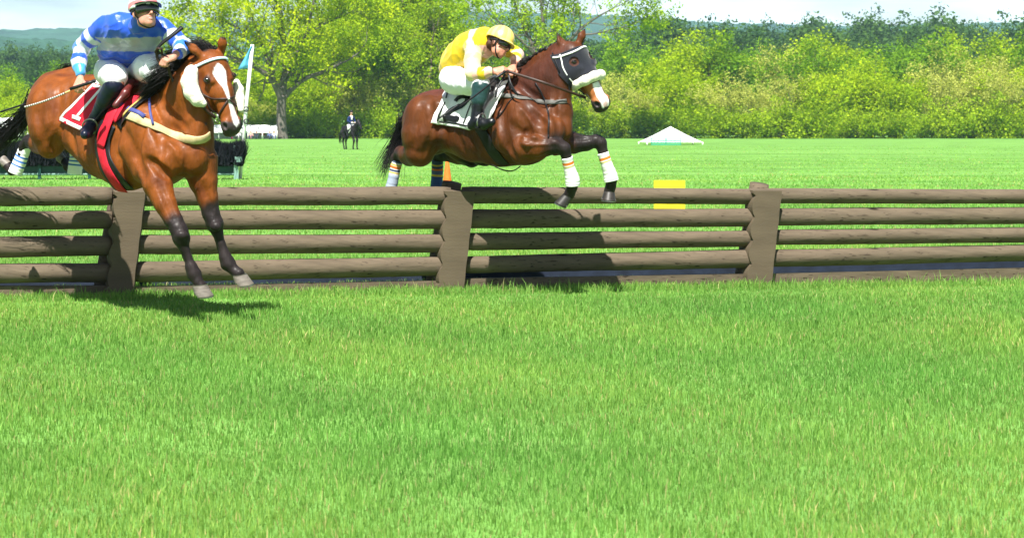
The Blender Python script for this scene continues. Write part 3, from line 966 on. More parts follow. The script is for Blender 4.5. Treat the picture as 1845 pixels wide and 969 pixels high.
def patch(name, F, corners, m, root, off=.012, nu=22, nv=22, th=.008, colf=None):
    """cloth lying on the body: corners are four polylines' ends in the photograph, (top l, top r, bottom r, bottom l)"""
    a, b, c, d = [np.array(q, float) for q in corners]
    pts = np.full((nv + 1, nu + 1, 3), np.nan)
    for j in range(nv + 1):
        for i in range(nu + 1):
            u, v = i / nu, j / nv
            q = (a * (1 - u) + b * u) * (1 - v) + (d * (1 - u) + c * u) * v
            h = F.hit(*q)
            if h is not None: pts[j, i] = h
    # fill the misses by nearest row
    for it in range(4):
        bad = np.isnan(pts[..., 0])
        if not bad.any(): break
        for j, i in np.argwhere(bad):
            for dj, di in ((0, 1), (0, -1), (1, 0), (-1, 0)):
                jj, ii = j + dj, i + di
                if 0 <= jj <= nv and 0 <= ii <= nu and not np.isnan(pts[jj, ii, 0]):
                    pts[j, i] = pts[jj, ii] + P(*( (a * (1 - i / nu) + b * i / nu) * (1 - j / nv) + (d * (1 - i / nu) + c * i / nu) * j / nv), pts[jj, ii, 1]) - pts[jj, ii]
                    break
    fl = pts.reshape(-1, 3)
    p, n = F.proj(fl, off, smooth_n=5)
    G = p.reshape(nv + 1, nu + 1, 3); N = n.reshape(nv + 1, nu + 1, 3)
    for _ in range(3):
        G[1:-1, 1:-1] = (G[1:-1, 1:-1] * 2 + G[:-2, 1:-1] + G[2:, 1:-1] + G[1:-1, :-2] + G[1:-1, 2:]) / 6
    wr = (vnoise(G.reshape(-1, 3), 34, 3) * .006).reshape(nv + 1, nu + 1)
    vv = np.linspace(0, 1, nv + 1)[:, None]
    G = G + N * ((wr * (.3 + vv)) + vv ** 2 * .01)[..., None]
    top = G + N * th
    V = np.vstack([G.reshape(-1, 3), top.reshape(-1, 3)])
    n1 = (nv + 1) * (nu + 1); W = nu + 1
    Fc = []
    for j in range(nv):
        for i in range(nu):
            q = [j * W + i, j * W + i + 1, (j + 1) * W + i + 1, (j + 1) * W + i]
            Fc.append(q); Fc.append([x + n1 for x in q[::-1]])
    def edge(l):
        for x, y in zip(l[:-1], l[1:]): Fc.append([y, x, x + n1, y + n1])
    edge(list(range(W))); edge([j * W + nu for j in range(nv + 1)]); edge(list(range(nv * W, nv * W + W))[::-1]); edge([j * W for j in range(nv + 1)][::-1])
    UV = np.array([(i / nu, j / nv) for j in range(nv + 1) for i in range(nu + 1)])
    col = None
    if colf is not None:
        cc = colf(UV); col = np.vstack([cc, cc])
    o = mesh(name, V, Fc, m, root, True, col)
    return o, top, N

def on_patch(top, N, uv, lift=.003):
    """points on a draped cloth from its own (u, v)"""
    nv, nu = top.shape[0] - 1, top.shape[1] - 1
    out, nn = [], []
    for u, v in uv:
        x, y = min(max(u, 0), .9999) * nu, min(max(v, 0), .9999) * nv
        i, j = int(x), int(y); fx, fy = x - i, y - j
        f = lambda G: (G[j, i] * (1 - fx) + G[j, i + 1] * fx) * (1 - fy) + (G[j + 1, i] * (1 - fx) + G[j + 1, i + 1] * fx) * fy
        n = unit(f(N)); out.append(f(top) + n * lift); nn.append(n)
    return np.array(out), np.array(nn)
def cloth_mark(name, top, N, lines, width, m, parent):
    mb = MB()
    for k_, l in enumerate(lines):
        l = np.array(l, float)
        d = np.concatenate([np.linspace(l[i], l[i + 1], 7)[:-1] for i in range(len(l) - 1)] + [l[-1:]])
        p, n = on_patch(top, N, d, .006 + .0006 * k_)
        mb.add(*ribbon(p, n, width, .0015))
    return mb.build(name, m, parent)

def hair_mesh(strands, r0, r1, n=3):
    """thin tapering locks"""
    mb = MB()
    for s in strands:
        s = np.asarray(s)
        r = np.linspace(r0, r1, len(s)) * (.7 + .6 * np.random.rand())
        mb.add(*tube(s, r, n, .6))
    return mb

def fluff(F, A, B_, ra, rb, k=.01): F.cone(A, B_, ra, rb, k)

def hoof_mesh(top, toe_dir, down, size, hl=.11, root=None, shoe=True, hc=(.15, .13, .11)):
    """top: centre of the coronet; down: along the pastern; toe_dir: where the toe points"""
    down = unit(down); f = np.asarray(toe_dir, float); f = unit(f - down * np.dot(f, down)); s = np.cross(down, f)
    V = []; F = []; K = 18; C = []
    rings = [(0, .82, .0), (.12, .88, .02), (.55, 1.02, .10), (.88, 1.13, .18), (1.0, 1.16, .20), (1.02, .9, .2)]
    for (d, r, sh) in rings:
        for k in range(K):
            a = 2 * math.pi * k / K
            x = math.cos(a); y = math.sin(a)
            rx = size * r * (1.12 if x > 0 else .86)
            h = hl * d * (1.0 if x > -.2 else .72)
            V.append(np.asarray(top) + f * (x * rx + sh * hl * 1.3) + s * y * size * r + down * h)
            C.append(hc if d < .9 else tuple(.5 * q + .5 * min(.42, q * 2.4) for q in hc))
    n = len(rings)
    for i in range(n - 1):
        for k in range(K):
            F.append((i * K + k, i * K + (k + 1) % K, (i + 1) * K + (k + 1) % K, (i + 1) * K + k))
    F.append(tuple(range(K))); F.append(tuple(range((n - 1) * K, n * K))[::-1])
    o = mesh('hoof', V, F, M_hoof, root, True, np.array(C))
    if shoe:
        V = []; F = []
        for i, a in enumerate(np.linspace(-2.5, 2.5, 22)):
            x, y = math.cos(a), math.sin(a)
            for (rr, dd) in ((1.13, 1.0), (1.13, 1.06), (.93, 1.06), (.93, 1.0)):
                rx = size * rr * (1.12 if x > 0 else .86)
                V.append(np.asarray(top) + f * (x * rx + .26 * hl) + s * y * size * rr + down * hl * dd * (1.0 if x > -.2 else .74))
            if i:
                for k in range(4): F.append((4 * (i - 1) + k, 4 * i + k, 4 * i + (k + 1) % 4, 4 * (i - 1) + (k + 1) % 4))
        F.append((0, 1, 2, 3)); F.append((87, 86, 85, 84))
        mesh('horseshoe', V, F, M_steel, o, False)
    return o

def bandage(pts, rings, root, name='bandage'):
    """tapered wrap around the cannon: pts (x, y, Y, r px); rings: list of (t0, t1, colour)"""
    q = spline(np.array(pts, float), 8)
    c = np.array([P(*r[:3]) for r in q]); r = q[:, 3] * q[:, 2] / FOC
    tt = np.linspace(0, 1, len(c))
    nn = 70
    T = np.linspace(0, 1, nn)
    c = np.stack([np.interp(T, tt, c[:, i]) for i in range(3)], -1); r = np.interp(T, tt, r)
    r = r * (1 + .006 * np.sign(np.sin(T * 60)) + .012 * np.sin(T * 37))
    r[0] *= .8; r[-1] *= .85
    V, F = tube(c, r, 18)
    C = np.tile(np.array([.78, .78, .76]), (nn, 1))
    for a, b, col in rings: C[(T >= a) & (T <= b)] = col
    return mesh(name, V, F, M_bandage, root, True, np.repeat(C, 18, 0))

# ================================================================== horse with white cheek fleeces
f1 = unit([.72, -.69, -.10]); s1 = unit([-.69, -.72, 0]); u1 = np.cross(f1, -s1); u1 = u1 if u1[2] > 0 else -u1
H1 = Head(P(385, 97, 16.95), (.28, -.20, -.94), (.42, -.86, .22), .69, 1.15)
H1.el = .165
H1.ears = [(-1 if np.dot(H1.s, [1, 0, 0]) > 0 else 1, unit([-.74, -.20, .60])), (1 if np.dot(H1.s, [1, 0, 0]) > 0 else -1, unit([.14, -.45, .80]))]
B1 = Field((-3.3, 16.2, .15), (-.65, 19.6, 2.65), .0115)
F = B1
SQ = .86
# trunk
px(F, [(98, 186, 18.55, 52), (150, 200, 18.3, 62), (200, 226, 18.0, 76), (244, 246, 17.75, 86), (285, 262, 17.5, 74)], .05, s1, SQ)
pxe(F, 98, 200, 18.45, (52, 50, 66), (f1, s1, u1), .05)
px(F, [(132, 146, 18.55, 26), (98, 162, 18.65, 34)], .05)
px(F, [(170, 160, 18.3, 24), (235, 178, 17.9, 26), (284, 160, 17.55, 20)], .05)     # back and withers
# neck
px(F, [(292, 236, 17.4, 68), (318, 205, 17.25, 56), (340, 162, 17.1, 43), (358, 132, 17.06, 31), (372, 120, 17.04, 24)], .06, unit(s1 + [.05, 0, 0]), .72)
px(F, [(290, 162, 17.5, 14), (320, 122, 17.25, 12), (350, 106, 17.12, 10)], .05)          # crest
px(F, [(384, 150, 16.98, 17), (362, 190, 17.0, 22), (352, 240, 17.02, 28)], .05)        # throat
# chest, shoulders
px(F, [(292, 272, 17.35, 64), (330, 278, 17.12, 42)], .05)
pxe(F, 308, 286, 16.98, (29, 22, 34), (unit([1, 0, 0]), unit([0, 1, 0]), unit([0, 0, 1])), .02)   # near breast muscle
pxe(F, 350, 284, 17.02, (25, 22, 34), (unit([1, 0, 0]), unit([0, 1, 0]), unit([0, 0, 1])), .02)
px(F, [(282, 182, 17.35, 24), (262, 225, 17.2, 34), (284, 276, 17.08, 34)], .03)   # shoulder
px(F, [(250, 215, 17.3, 26), (246, 265, 17.25, 32), (262, 306, 17.15, 26)], .03)   # triceps
px(F, [(362, 226, 17.1, 24), (362, 268, 17.12, 24)], .04)
# belly
px(F, [(150, 238, 18.1, 46), (190, 268, 17.85, 52), (232, 290, 17.6, 54)], .05, s1, .9)
# forelegs
px(F, [(276, 300, 17.1, 33), (284, 332, 17.0, 27), (298, 368, 16.9, 20), (312, 396, 16.85, 16.5), (322, 414, 16.83, 15.5), (327, 430, 16.82, 15.5), (332, 447, 16.82, 9), (339, 464, 16.82, 7.2), (345, 482, 16.82, 11), (350, 494, 16.82, 13), (357, 508, 16.8, 9), (362, 516, 16.8, 12)], .018)
px(F, [(272, 318, 17.1, 18), (290, 362, 17.0, 12), (308, 402, 16.94, 7)], .012)          # flexor bulge
px(F, [(318, 419, 16.93, 8), (334, 462, 16.90, 5.5), (345, 488, 16.88, 6)], .010)     # tendon
px(F, [(358, 292, 17.15, 36), (366, 326, 17.12, 26), (374, 356, 17.1, 18.5), (380, 384, 17.1, 15.5), (387, 403, 17.1, 15.5), (392, 419, 17.1, 10), (399, 440, 17.1, 7.2), (406, 463, 17.1, 11), (411, 475, 17.1, 13.5), (422, 487, 17.08, 9), (430, 493, 17.06, 11)], .018)
px(F, [(352, 320, 17.25, 14), (366, 365, 17.22, 9), (378, 398, 17.2, 6)], .012)
px(F, [(383, 400, 17.2, 7), (396, 446, 17.19, 5), (405, 472, 17.17, 7)], .010)
pxe(F, 327, 424, 16.76, (12, 8, 9), np.eye(3), .012); pxe(F, 389, 408, 17.03, (11, 8, 9), np.eye(3), .012)
# hindquarters: near leg folded behind
px(F, [(98, 195, 18.35, 50), (94, 232, 18.3, 42), (90, 262, 18.28, 24)], .04)
px(F, [(118, 180, 18.25, 30), (108, 225, 18.2, 30)], .03)
px(F, [(90, 262, 18.28, 22), (70, 258, 18.5, 19), (52, 254, 18.7, 11), (44, 262, 18.74, 9), (38, 282, 18.76, 8), (30, 304, 18.78, 9.5), (22, 308, 18.84, 8), (10, 296, 18.9, 8)], .022)
# far leg
px(F, [(118, 205, 18.9, 44), (128, 246, 19.0, 30), (132, 262, 19.0, 16), (136, 268, 19.05, 10), (137, 285, 19.05, 7.5), (134, 302, 19.05, 9), (122, 300, 19.1, 8), (112, 288, 19.15, 7)], .022)
horse_head(F, H1, 1.04)
px(F, [(374, 120, 17.06, 21), (384, 152, 17.04, 24)], .05)
# grooves that separate the muscles
for a, b_, r in (((331, 292, 16.74), (328, 330, 16.80), 5), ((262, 190, 17.02), (243, 300, 17.0), 4), ((118, 225, 18.0), (92, 268, 18.02), 3.0), ((330, 230, 16.86), (331, 292, 16.72), 4)):
    F.cone(P(*a), P(*b_), r * a[2] / FOC, r * a[2] / FOC, .035, op='carve')

for pts, rr3, dp in (([(286, 172), (300, 200), (316, 238), (322, 262)], .05, .012), ([(262, 200), (249, 245), (250, 290), (262, 316)], .05, .014),
        ([(300, 264), (316, 298), (321, 326)], .035, .010), ([(126, 152), (118, 200), (104, 240), (98, 266)], .05, .012), ([(76, 172), (70, 215), (80, 252)], .05, .009),
        ([(286, 330), (304, 372), (315, 398)], .02, .006), ([(366, 330), (376, 362), (382, 388)], .02, .005), ([(136, 205), (129, 240), (136, 272)], .06, .014),
        ([(354, 196), (346, 226), (338, 256)], .03, .008), ([(268, 288), (288, 302), (300, 318)], .03, .008), ([(300, 196), (318, 214), (336, 232)], .03, .006),
        ([(276, 230), (290, 255), (292, 282)], .03, .006), ([(150, 236), (160, 270)], .03, .004), ([(166, 232), (178, 286)], .03, .005), ([(212, 258), (222, 320)], .03, .005), ([(108, 160), (104, 200), (90, 236)], .03, .006)):
    sculpt(F, pts, rr3, dp, 'carve', .03)
for pts, rr3, dp in (([(310, 238), (322, 256), (318, 276), (330, 290)], .006, .004), ([(292, 300), (300, 330), (312, 360)], .006, .004), ([(98, 180), (90, 205), (96, 235)], .006, .004), ([(340, 240), (352, 262), (350, 285)], .006, .004), ([(262, 240), (272, 262), (268, 290)], .006, .003)):
    sculpt(F, pts, rr3, dp, 'add', .008)
leg1 = [P(320, 414, 16.85), P(327, 430, 16.82), P(340, 468, 16.82), P(350, 496, 16.82), P(362, 520, 16.8)]
leg2 = [P(385, 390, 17.1), P(392, 417, 17.1), P(400, 444, 17.1), P(411, 476, 17.1), P(434, 497, 17.06)]
leg3 = [P(60, 256, 18.6), P(44, 262, 18.74), P(30, 304, 18.78), P(8, 296, 18.9)]
leg4 = [P(133, 264, 19.03), P(137, 285, 19.05), P(122, 300, 19.1), P(112, 288, 19.15)]
def col_h1(V):
    C = np.tile(np.array([.172, .045, .005]), (len(V), 1))
    n = vnoise(V, 5, 2)
    C = C * (1 + .16 * n)[:, None]
    C = lerp(C, (.085, .019, .006), .6 * sstep(vnoise(V, 9, 9), .25, .7))
    for lg in (leg1, leg2, leg3, leg4):
        C = paint_chain(C, V, lg, .15, .04, LEGC)
    # black tips of the ears, dark crest
    for t, d in H1.ears:
        b_ = H1(-.028, -.045, .080 * t); d = unit(d)
        C = paint_chain(C, V, [b_ + d * .135, b_ + d * .19], .028, .012, LEGC)
    C = paint_chain(C, V, [P(300, 140, 17.4), P(345, 88, 17.1), P(365, 82, 17.0)], .07, .03, (.02, .014, .012))
    # muzzle
    a = (V - H1.o) @ H1.a / H1.k; nn = (V - H1.o) @ H1.n / H1.k; t = (V - H1.o) @ H1.s / H1.k / H1.w
    inh = (np.abs(t) < .14) & (nn > -.17) & (a < .70) & (nn < .15) & (a > -.1)
    C = lerp(C, (.045, .035, .034), inh * (a < .72) * sstep(a + np.abs(t) * .35 - nn * .2, .545, .575))
    # blaze: wide star narrowing to a stripe that widens over the nose
    cx_ = .012 * np.sin(a * 9) - .004
    wd = np.interp(a, [.09, .12, .16, .21, .28, .38, .44, .52, .57, .60], [.0, .030, .046, .036, .016, .010, .016, .022, .020, .0])
    w_ = inh * (1 - sstep(np.abs(t - cx_) - wd, -.004, .005)) * (nn > -.07) * (a > .09) * (a < .60)
    C = lerp(C, (.82, .80, .78), w_)
    # eye rims
    for tt in (-1, 1):
        q_e = ES1[0 if tt < 0 else 1][0]; C = paint_chain(C, V, [q_e - H1.a * .008, q_e + H1.a * .008], .034, .012, (.05, .02, .012))
    return C
horse1 = empty('horse', P(240, 527, 17.9) * [1, 1, 0], 'bay horse with white blaze and cheek fleeces landing left, under the blue rider', 'horse')
ES1 = eye_spot(H1, B1, 372, 144)
B1.build('body', M_coat, horse1, col_h1, wrinkle=lambda V: .0022 * vnoise(V, 26, 14) + .0014 * vnoise(V, 60, 4))
eyes(H1, B1, horse1, ES1)
hoof_mesh(P(358, 512, 16.8), unit([.95, -.3, .12]), unit([.10, .05, -1]), .070, .105, horse1)
hoof_mesh(P(430, 494, 17.06), unit([.97, -.2, .0]), unit([.16, .05, -1]), .070, .100, horse1)
hoof_mesh(P(16, 300, 18.88), unit([-.3, .3, .9]), unit([-.85, .45, .25]), .048, .08, horse1)
hoof_mesh(P(114, 291, 19.13), unit([-.2, .3, .9]), unit([-.8, .4, .4]), .046, .08, horse1)
BL = (.03, .14, .50); W_ = (.78, .78, .75)
bandage([(47, 262, 18.75, 11), (40, 280, 18.77, 11.5), (33, 298, 18.78, 12.5), (26, 314, 18.78, 12.5)], [(.34, .40, BL), (.49, .55, BL), (.64, .70, BL)], horse1)
bandage([(134, 266, 19.05, 10), (137, 282, 19.05, 11.5), (136, 298, 19.05, 13), (134, 314, 19.05, 13)], [(.32, .38, BL), (.47, .53, BL), (.62, .68, BL)], horse1)
# --- mane blown back, tail
rs = np.random.RandomState(21); np.random.seed(4)
def lock(path, spread, n, m=8, jitter=.01):
    path = spline(path, 4); out = []
    for i in range(n):
        o1 = rs.normal(size=3) * spread[0]; o2 = rs.normal(size=3) * spread[1]
        t = np.linspace(0, 1, len(path))[:, None]
        w_ = rs.normal(size=3) * jitter
        out.append(path + o1 * (1 - t) + o2 * t ** 1.3 + w_ * np.sin(t * 5 + rs.rand() * 6))
    return out
st = []
crest = spline([P(390, 92, 17.16), P(372, 88, 17.16), P(352, 96, 17.14), P(332, 112, 17.08), P(312, 132, 17.12), P(298, 148, 17.25)], 8)
for i in range(1300):
    u = rs.rand() ** .8
    b_ = crest[int(u * (len(crest) - 1))] + rs.normal(size=3) * .014
    L_ = (.18 + .16 * rs.rand()) * (1.0 - .40 * u)
    d = unit(np.array([-.95 - .2 * u, .10, .50 - .95 * u]) + rs.normal(size=3) * .18)
    t = np.linspace(0, 1, 7)[:, None]
    p = b_ + d * L_ * t + np.array([-.10, 0, -.13]) * t ** 2 * (1 - .3 * u) + rs.normal(size=3) * .015 * np.sin(t * 4)
    st.append(p)
for i in range(260):   # forelock lifted between the ears
    b_ = H1(-.03, -.10, .035 * rs.normal()); t = np.linspace(0, 1, 6)[:, None]
    st.append(b_ + unit(np.array([-.35, .3, .95]) + rs.normal(size=3) * .25) * (.10 + .07 * rs.rand()) * t + np.array([-.10, 0, -.02]) * t ** 2)
hair_mesh(st, .0052, .0010).build('mane', M_hair, horse1)
st = []
for k_ in range(3):
    pth = [P(60, 182, 18.75), P(46, 205, 18.9), P(30 - 4 * k_, 228, 19.0), P(4 - 8 * k_, 246 + 8 * k_, 19.1), P(-40, 262 + 12 * k_, 19.2)]
    st += lock(pth, (.03, .085), 85, jitter=.02)
st += lock([P(142, 132, 18.75), P(128, 122, 18.85), P(112, 126, 18.9), P(103, 142, 18.95)], (.02, .03), 70, jitter=.02)
st += lock([P(62, 178, 18.75), P(48, 190, 18.85), P(40, 215, 18.9), P(34, 240, 18.9)], (.02, .03), 30, jitter=.02)
hair_mesh(st, .006, .0014).build('tail', M_hair, horse1)
# --- tack
hstrap('browband', B1, H1, [(.058, -.08, -.12), (.06, -.05, -.11), (.062, .0, -.06), (.06, .02, 0), (.062, .0, .06), (.06, -.05, .11), (.058, -.08, .12)], .024, M_ltblue, horse1, .008, .007)
for t in (-1, 1):
    hstrap('cheekpiece', B1, H1, [(.03, -.12, .12 * t), (.15, -.125, .13 * t), (.30, -.12, .11 * t), (.45, -.10, .09 * t)], .018, M_brown, horse1, .006)
    if t == H1.ears[0][0]: ch = [(345, 130, 16.93, 13), (341, 148, 16.9, 15), (346, 167, 16.88, 14.5), (356, 181, 16.86, 11.5), (366, 187, 16.86, 7)]
    else: ch = [(426, 148, 17.06, 6), (430, 162, 17.06, 9), (432, 180, 17.04, 9), (434, 198, 17.0, 6)]
    Fl = Field(P(395, 165, 16.9) - .42, P(395, 165, 16.9) + .42, .010)
    px(Fl, ch, .02)
    Fl.build('cheek_fleece', M_fleece, horse1, wrinkle=lambda V: .003 * vnoise(V, 150, 8))
    hstrap('bit_cheek', B1, H1, [(.43, -.115, .09 * t), (.50, -.12, .075 * t)], .012, M_steel, horse1, .008, .006)
    rg = [H1(.478 + .036 * math.cos(a), -.105 + .036 * math.sin(a), .066 * t) for a in np.linspace(0, 6.283, 20)]
    MB().add(*tube(rg, .0045, 6)).build('bit_ring', M_steel, horse1)
# grackle noseband crossing on the nose
hstrap('noseband', B1, H1, [(.27, -.17, -.10), (.31, -.08, -.09), (.365, .0, -.03), (.385, .02, 0), (.44, .0, .05), (.49, -.08, .07), (.52, -.15, .04)], .017, M_brown, horse1, .006)
hstrap('noseband', B1, H1, [(.27, -.17, .10), (.31, -.08, .09), (.365, .0, .03), (.385, .02, 0), (.44, .0, -.05), (.49, -.08, -.07), (.52, -.15, -.04)], .017, M_brown, horse1, .010)
mb = MB(); p_, n_ = B1.proj(H1(.385, .03, 0)[None], .012); mb.add(*uvs(p_[0], .013, R=[1.2, 1, 1])); mb.build('noseband_buckle', M_steel, horse1)
strap('throatlash', B1, [(352, 120), (356, 150), (366, 172)], .016, M_brown, horse1, .008)
strap('breastplate', B1, [(204, 200), (222, 205), (246, 214), (274, 226), (306, 241), (338, 250), (364, 252), (377, 243)], .072, M_beige, horse1, .008, .006, 8)
strap('breastplate_strap', B1, [(196, 174), (214, 187), (236, 199), (256, 208), (262, 212)], .040, M_blue, horse1, .016, .005, 8)
strap('neck_strap', B1, [(279, 155), (272, 168), (269, 188), (271, 208), (275, 226)], .022, M_blue, horse1, .018, .005, 8)
strap('girth_edge', B1, [(196, 222), (186, 250), (188, 285), (205, 318), (228, 344)], .20, M_black, horse1, .006, .004, 8)
strap('girth', B1, [(196, 224), (184, 246), (185, 270), (192, 298), (208, 326), (222, 342)], .105, M_red, horse1, .014, .006, 8)
strap('saddle_pad_panel', B1, [(288, 153), (268, 164), (244, 183), (222, 202), (206, 216)], .105, M_red, horse1, .020, .008)
strap('girth_flap', B1, [(208, 198), (200, 216), (192, 238), (185, 264)], .105, M_red, horse1, .026, .006)
def c_red(UV):
    return np.zeros((len(UV), 3))
cl1, top1, N1 = patch('saddle_cloth', B1, [(176, 150), (214, 158), (156, 240), (108, 218)], M_red, horse1, .014, 26, 26)
cloth_mark('white_border', top1, N1, [[(.04, 0), (.04, .95)], [(.02, .945), (1, .945)], [(.02, .05), (.5, .05)]], .034, M_white, cl1)
cloth_mark('number_one', top1, N1, [[(.12, .13), (.50, .10)], [(.46, .08), (.46, .80)], [(.33, .80), (.62, .80)]], .034, M_white, cl1)
strap('pad_edge', B1, [(280, 164), (256, 182), (236, 202), (214, 226)], .13, M_black, horse1, .012, .006)
strap('pad_stripe', B1, [(266, 172), (244, 192), (226, 210)], .035, mat('ochre_felt', (.55, .36, .10), .8), horse1, .020, .006)
# racing saddle: pommel, seat and flap
S1 = Field(P(150, 230, 17.2) - .3, P(270, 130, 18.5) + .3, .010)
px(S1, [(150, 153, 18.15, 9), (180, 158, 17.98, 9), (215, 160, 17.78, 9), (244, 148, 17.62, 9)], .03)
px(S1, [(236, 150, 17.55, 7), (226, 168, 17.35, 7), (208, 190, 17.3, 6)], .03)
S1.build('saddle', mat('oxblood_saddle', (.10, .016, .014), .35, .5, noise=(20, .3)), horse1)

# ================================================================== horse with dark hood
f2 = unit([.83, -.55, 0.06]); s2 = unit([-.55, -.83, 0]); u2 = unit(np.cross(s2, f2)); u2 = u2 if u2[2] > 0 else -u2
H2 = Head(P(1036, 82, 19.5), (.44, -.20, -.90), (.38, -.87, .28), .67, 1.14)
H2.el = .155
sgn = 1 if np.dot(H2.s, [1, 0, 0]) > 0 else -1
H2.ears = [(-sgn, unit([-.40, .1, .88])), (sgn, unit([.42, .1, .90]))]
B2 = Field((.35, 18.9, .72), (3.0, 21.6, 2.75), .0115)
F = B2
px(F, [(775, 222, 20.7, 50), (815, 214, 20.5, 50), (860, 222, 20.25, 62), (905, 226, 20.0, 68), (945, 226, 19.85, 64)], .05, s2, .88)
pxe(F, 778, 222, 20.65, (54, 46, 58), (f2, s2, u2), .05)
px(F, [(790, 182, 20.65, 20), (825, 178, 20.45, 18), (880, 168, 20.15, 20), (915, 160, 19.95, 18)], .05)
px(F, [(985, 232, 19.62, 44), (960, 235, 19.75, 56)], .05)
# neck
px(F, [(945, 196, 19.8, 50), (965, 168, 19.72, 44), (990, 138, 19.62, 35), (1010, 112, 19.55, 28), (1026, 98, 19.5, 22)], .06, s2, .66)
px(F, [(916, 152, 19.95, 13), (940, 128, 19.85, 11), (975, 104, 19.7, 10), (1012, 82, 19.55, 9)], .04)
px(F, [(1022, 128, 19.5, 17), (1008, 165, 19.55, 20), (1004, 205, 19.52, 27), (1003, 232, 19.5, 26)], .05)
# shoulder and breast
px(F, [(925, 180, 19.62, 24), (945, 214, 19.52, 34), (978, 236, 19.44, 30)], .06)
px(F, [(912, 212, 19.6, 26), (920, 246, 19.55, 32), (946, 264, 19.45, 26)], .05)
pxe(F, 992, 236, 19.35, (26, 22, 28), np.eye(3), .02); pxe(F, 1016, 232, 19.45, (16, 20, 28), np.eye(3), .02)
# belly
px(F, [(815, 238, 20.35, 38), (855, 246, 20.15, 44), (900, 250, 19.95, 48), (945, 254, 19.8, 44)], .05, s2, .9)
# near foreleg: forearm forward, knee, cannon down, hoof tipped back
px(F, [(944, 268, 19.42, 29), (966, 267, 19.35, 22), (990, 264, 19.3, 16), (1008, 263, 19.27, 13), (1016, 268, 19.26, 12), (1021, 282, 19.27, 9), (1026, 302, 19.3, 8), (1032, 326, 19.32, 10.5), (1031, 338, 19.34, 9), (1026, 350, 19.38, 10)], .018)
px(F, [(952, 256, 19.3, 16), (985, 256, 19.25, 9), (1006, 258, 19.22, 6)], .012)
# far foreleg
px(F, [(1006, 252, 19.6, 30), (1032, 258, 19.6, 19), (1056, 258, 19.58, 14), (1074, 254, 19.56, 11.5), (1082, 258, 19.55, 11), (1087, 276, 19.55, 8.5), (1094, 298, 19.56, 8), (1102, 322, 19.58, 10), (1101, 334, 19.6, 9), (1098, 344, 19.62, 10)], .018)
# near hind: thigh down to the stifle, gaskin back to the hock, cannon down behind the fence
px(F, [(768, 210, 20.4, 40), (762, 245, 20.38, 38), (756, 274, 20.38, 27)], .04)
px(F, [(792, 200, 20.25, 24), (785, 240, 20.25, 24)], .04)
px(F, [(756, 274, 20.38, 24), (738, 280, 20.6, 19), (722, 276, 20.8, 12), (715, 284, 20.86, 9.5), (711, 305, 20.88, 8), (705, 336, 20.9, 8.5), (700, 350, 20.92, 10.5), (694, 358, 20.95, 8)], .022)
# far hind
px(F, [(800, 235, 20.8, 36), (836, 266, 20.75, 28), (850, 284, 20.75, 17), (826, 282, 20.95, 14), (798, 278, 21.1, 12), (789, 284, 21.15, 9.5), (788, 305, 21.18, 8), (786, 340, 21.2, 9.5), (780, 352, 21.22, 8)], .022)
px(F, [(862, 288, 20.5, 10), (876, 292, 20.4, 8)], .03)
horse_head(F, H2, 1.16)
px(F, [(1026, 104, 19.55, 21), (1030, 132, 19.5, 20)], .05)
for a, b_, r in (((1004, 205, 19.2), (1006, 250, 19.15), 4), ((798, 215, 20.15), (772, 280, 20.1), 2.5)):
    F.cone(P(*a), P(*b_), r * a[2] / FOC, r * a[2] / FOC, .035, op='carve')
for pts, rr3, dp in (([(922, 158), (948, 190), (972, 222), (984, 244)], .05, .012), ([(906, 190), (906, 226), (916, 262), (928, 284)], .05, .014),
        ([(790, 195), (794, 240), (784, 272)], .06, .014), ([(760, 188), (750, 230), (744, 268)], .04, .008), ([(776, 182), (780, 225), (768, 270)], .035, .009),
        ([(938, 250), (962, 254), (990, 254)], .025, .008), ([(944, 286), (972, 286), (990, 277)], .025, .007), ([(1003, 212), (1006, 246)], .03, .008),
        ([(1002, 160), (997, 190), (1000, 214)], .03, .008), ([(940, 205), (952, 232), (950, 250)], .035, .008), ([(930, 150), (960, 172), (985, 190)], .03, .006),
        ([(826, 244), (838, 276)], .03, .004), ([(848, 240), (860, 282)], .03, .004), ([(890, 236), (898, 284)], .03, .005), ([(962, 205), (985, 226)], .03, .006), ([(1008, 256), (1030, 250), (1060, 250)], .02, .005)):
    sculpt(F, pts, rr3, dp, 'carve', .03)
for pts, rr3, dp in (([(950, 256), (975, 262), (1000, 262)], .006, .004), ([(930, 210), (945, 226), (940, 244)], .006, .004), ([(975, 205), (985, 225), (992, 246)], .006, .004), ([(760, 200), (756, 225), (762, 255)], .006, .004), ([(960, 150), (975, 165), (990, 172)], .006, .003), ([(830, 262), (860, 276), (895, 280)], .006, .003)):
    sculpt(F, pts, rr3, dp, 'add', .008)
l21 = [P(1000, 262, 19.28), P(1016, 268, 19.26), P(1026, 302, 19.3), P(1026, 352, 19.38)]
l22 = [P(1046, 256, 19.58), P(1082, 258, 19.55), P(1094, 298, 19.56), P(1098, 348, 19.62)]
l23 = [P(724, 280, 20.78), P(711, 305, 20.88), P(698, 355, 20.95)]
l24 = [P(800, 279, 21.1), P(788, 305, 21.18), P(782, 355, 21.2)]
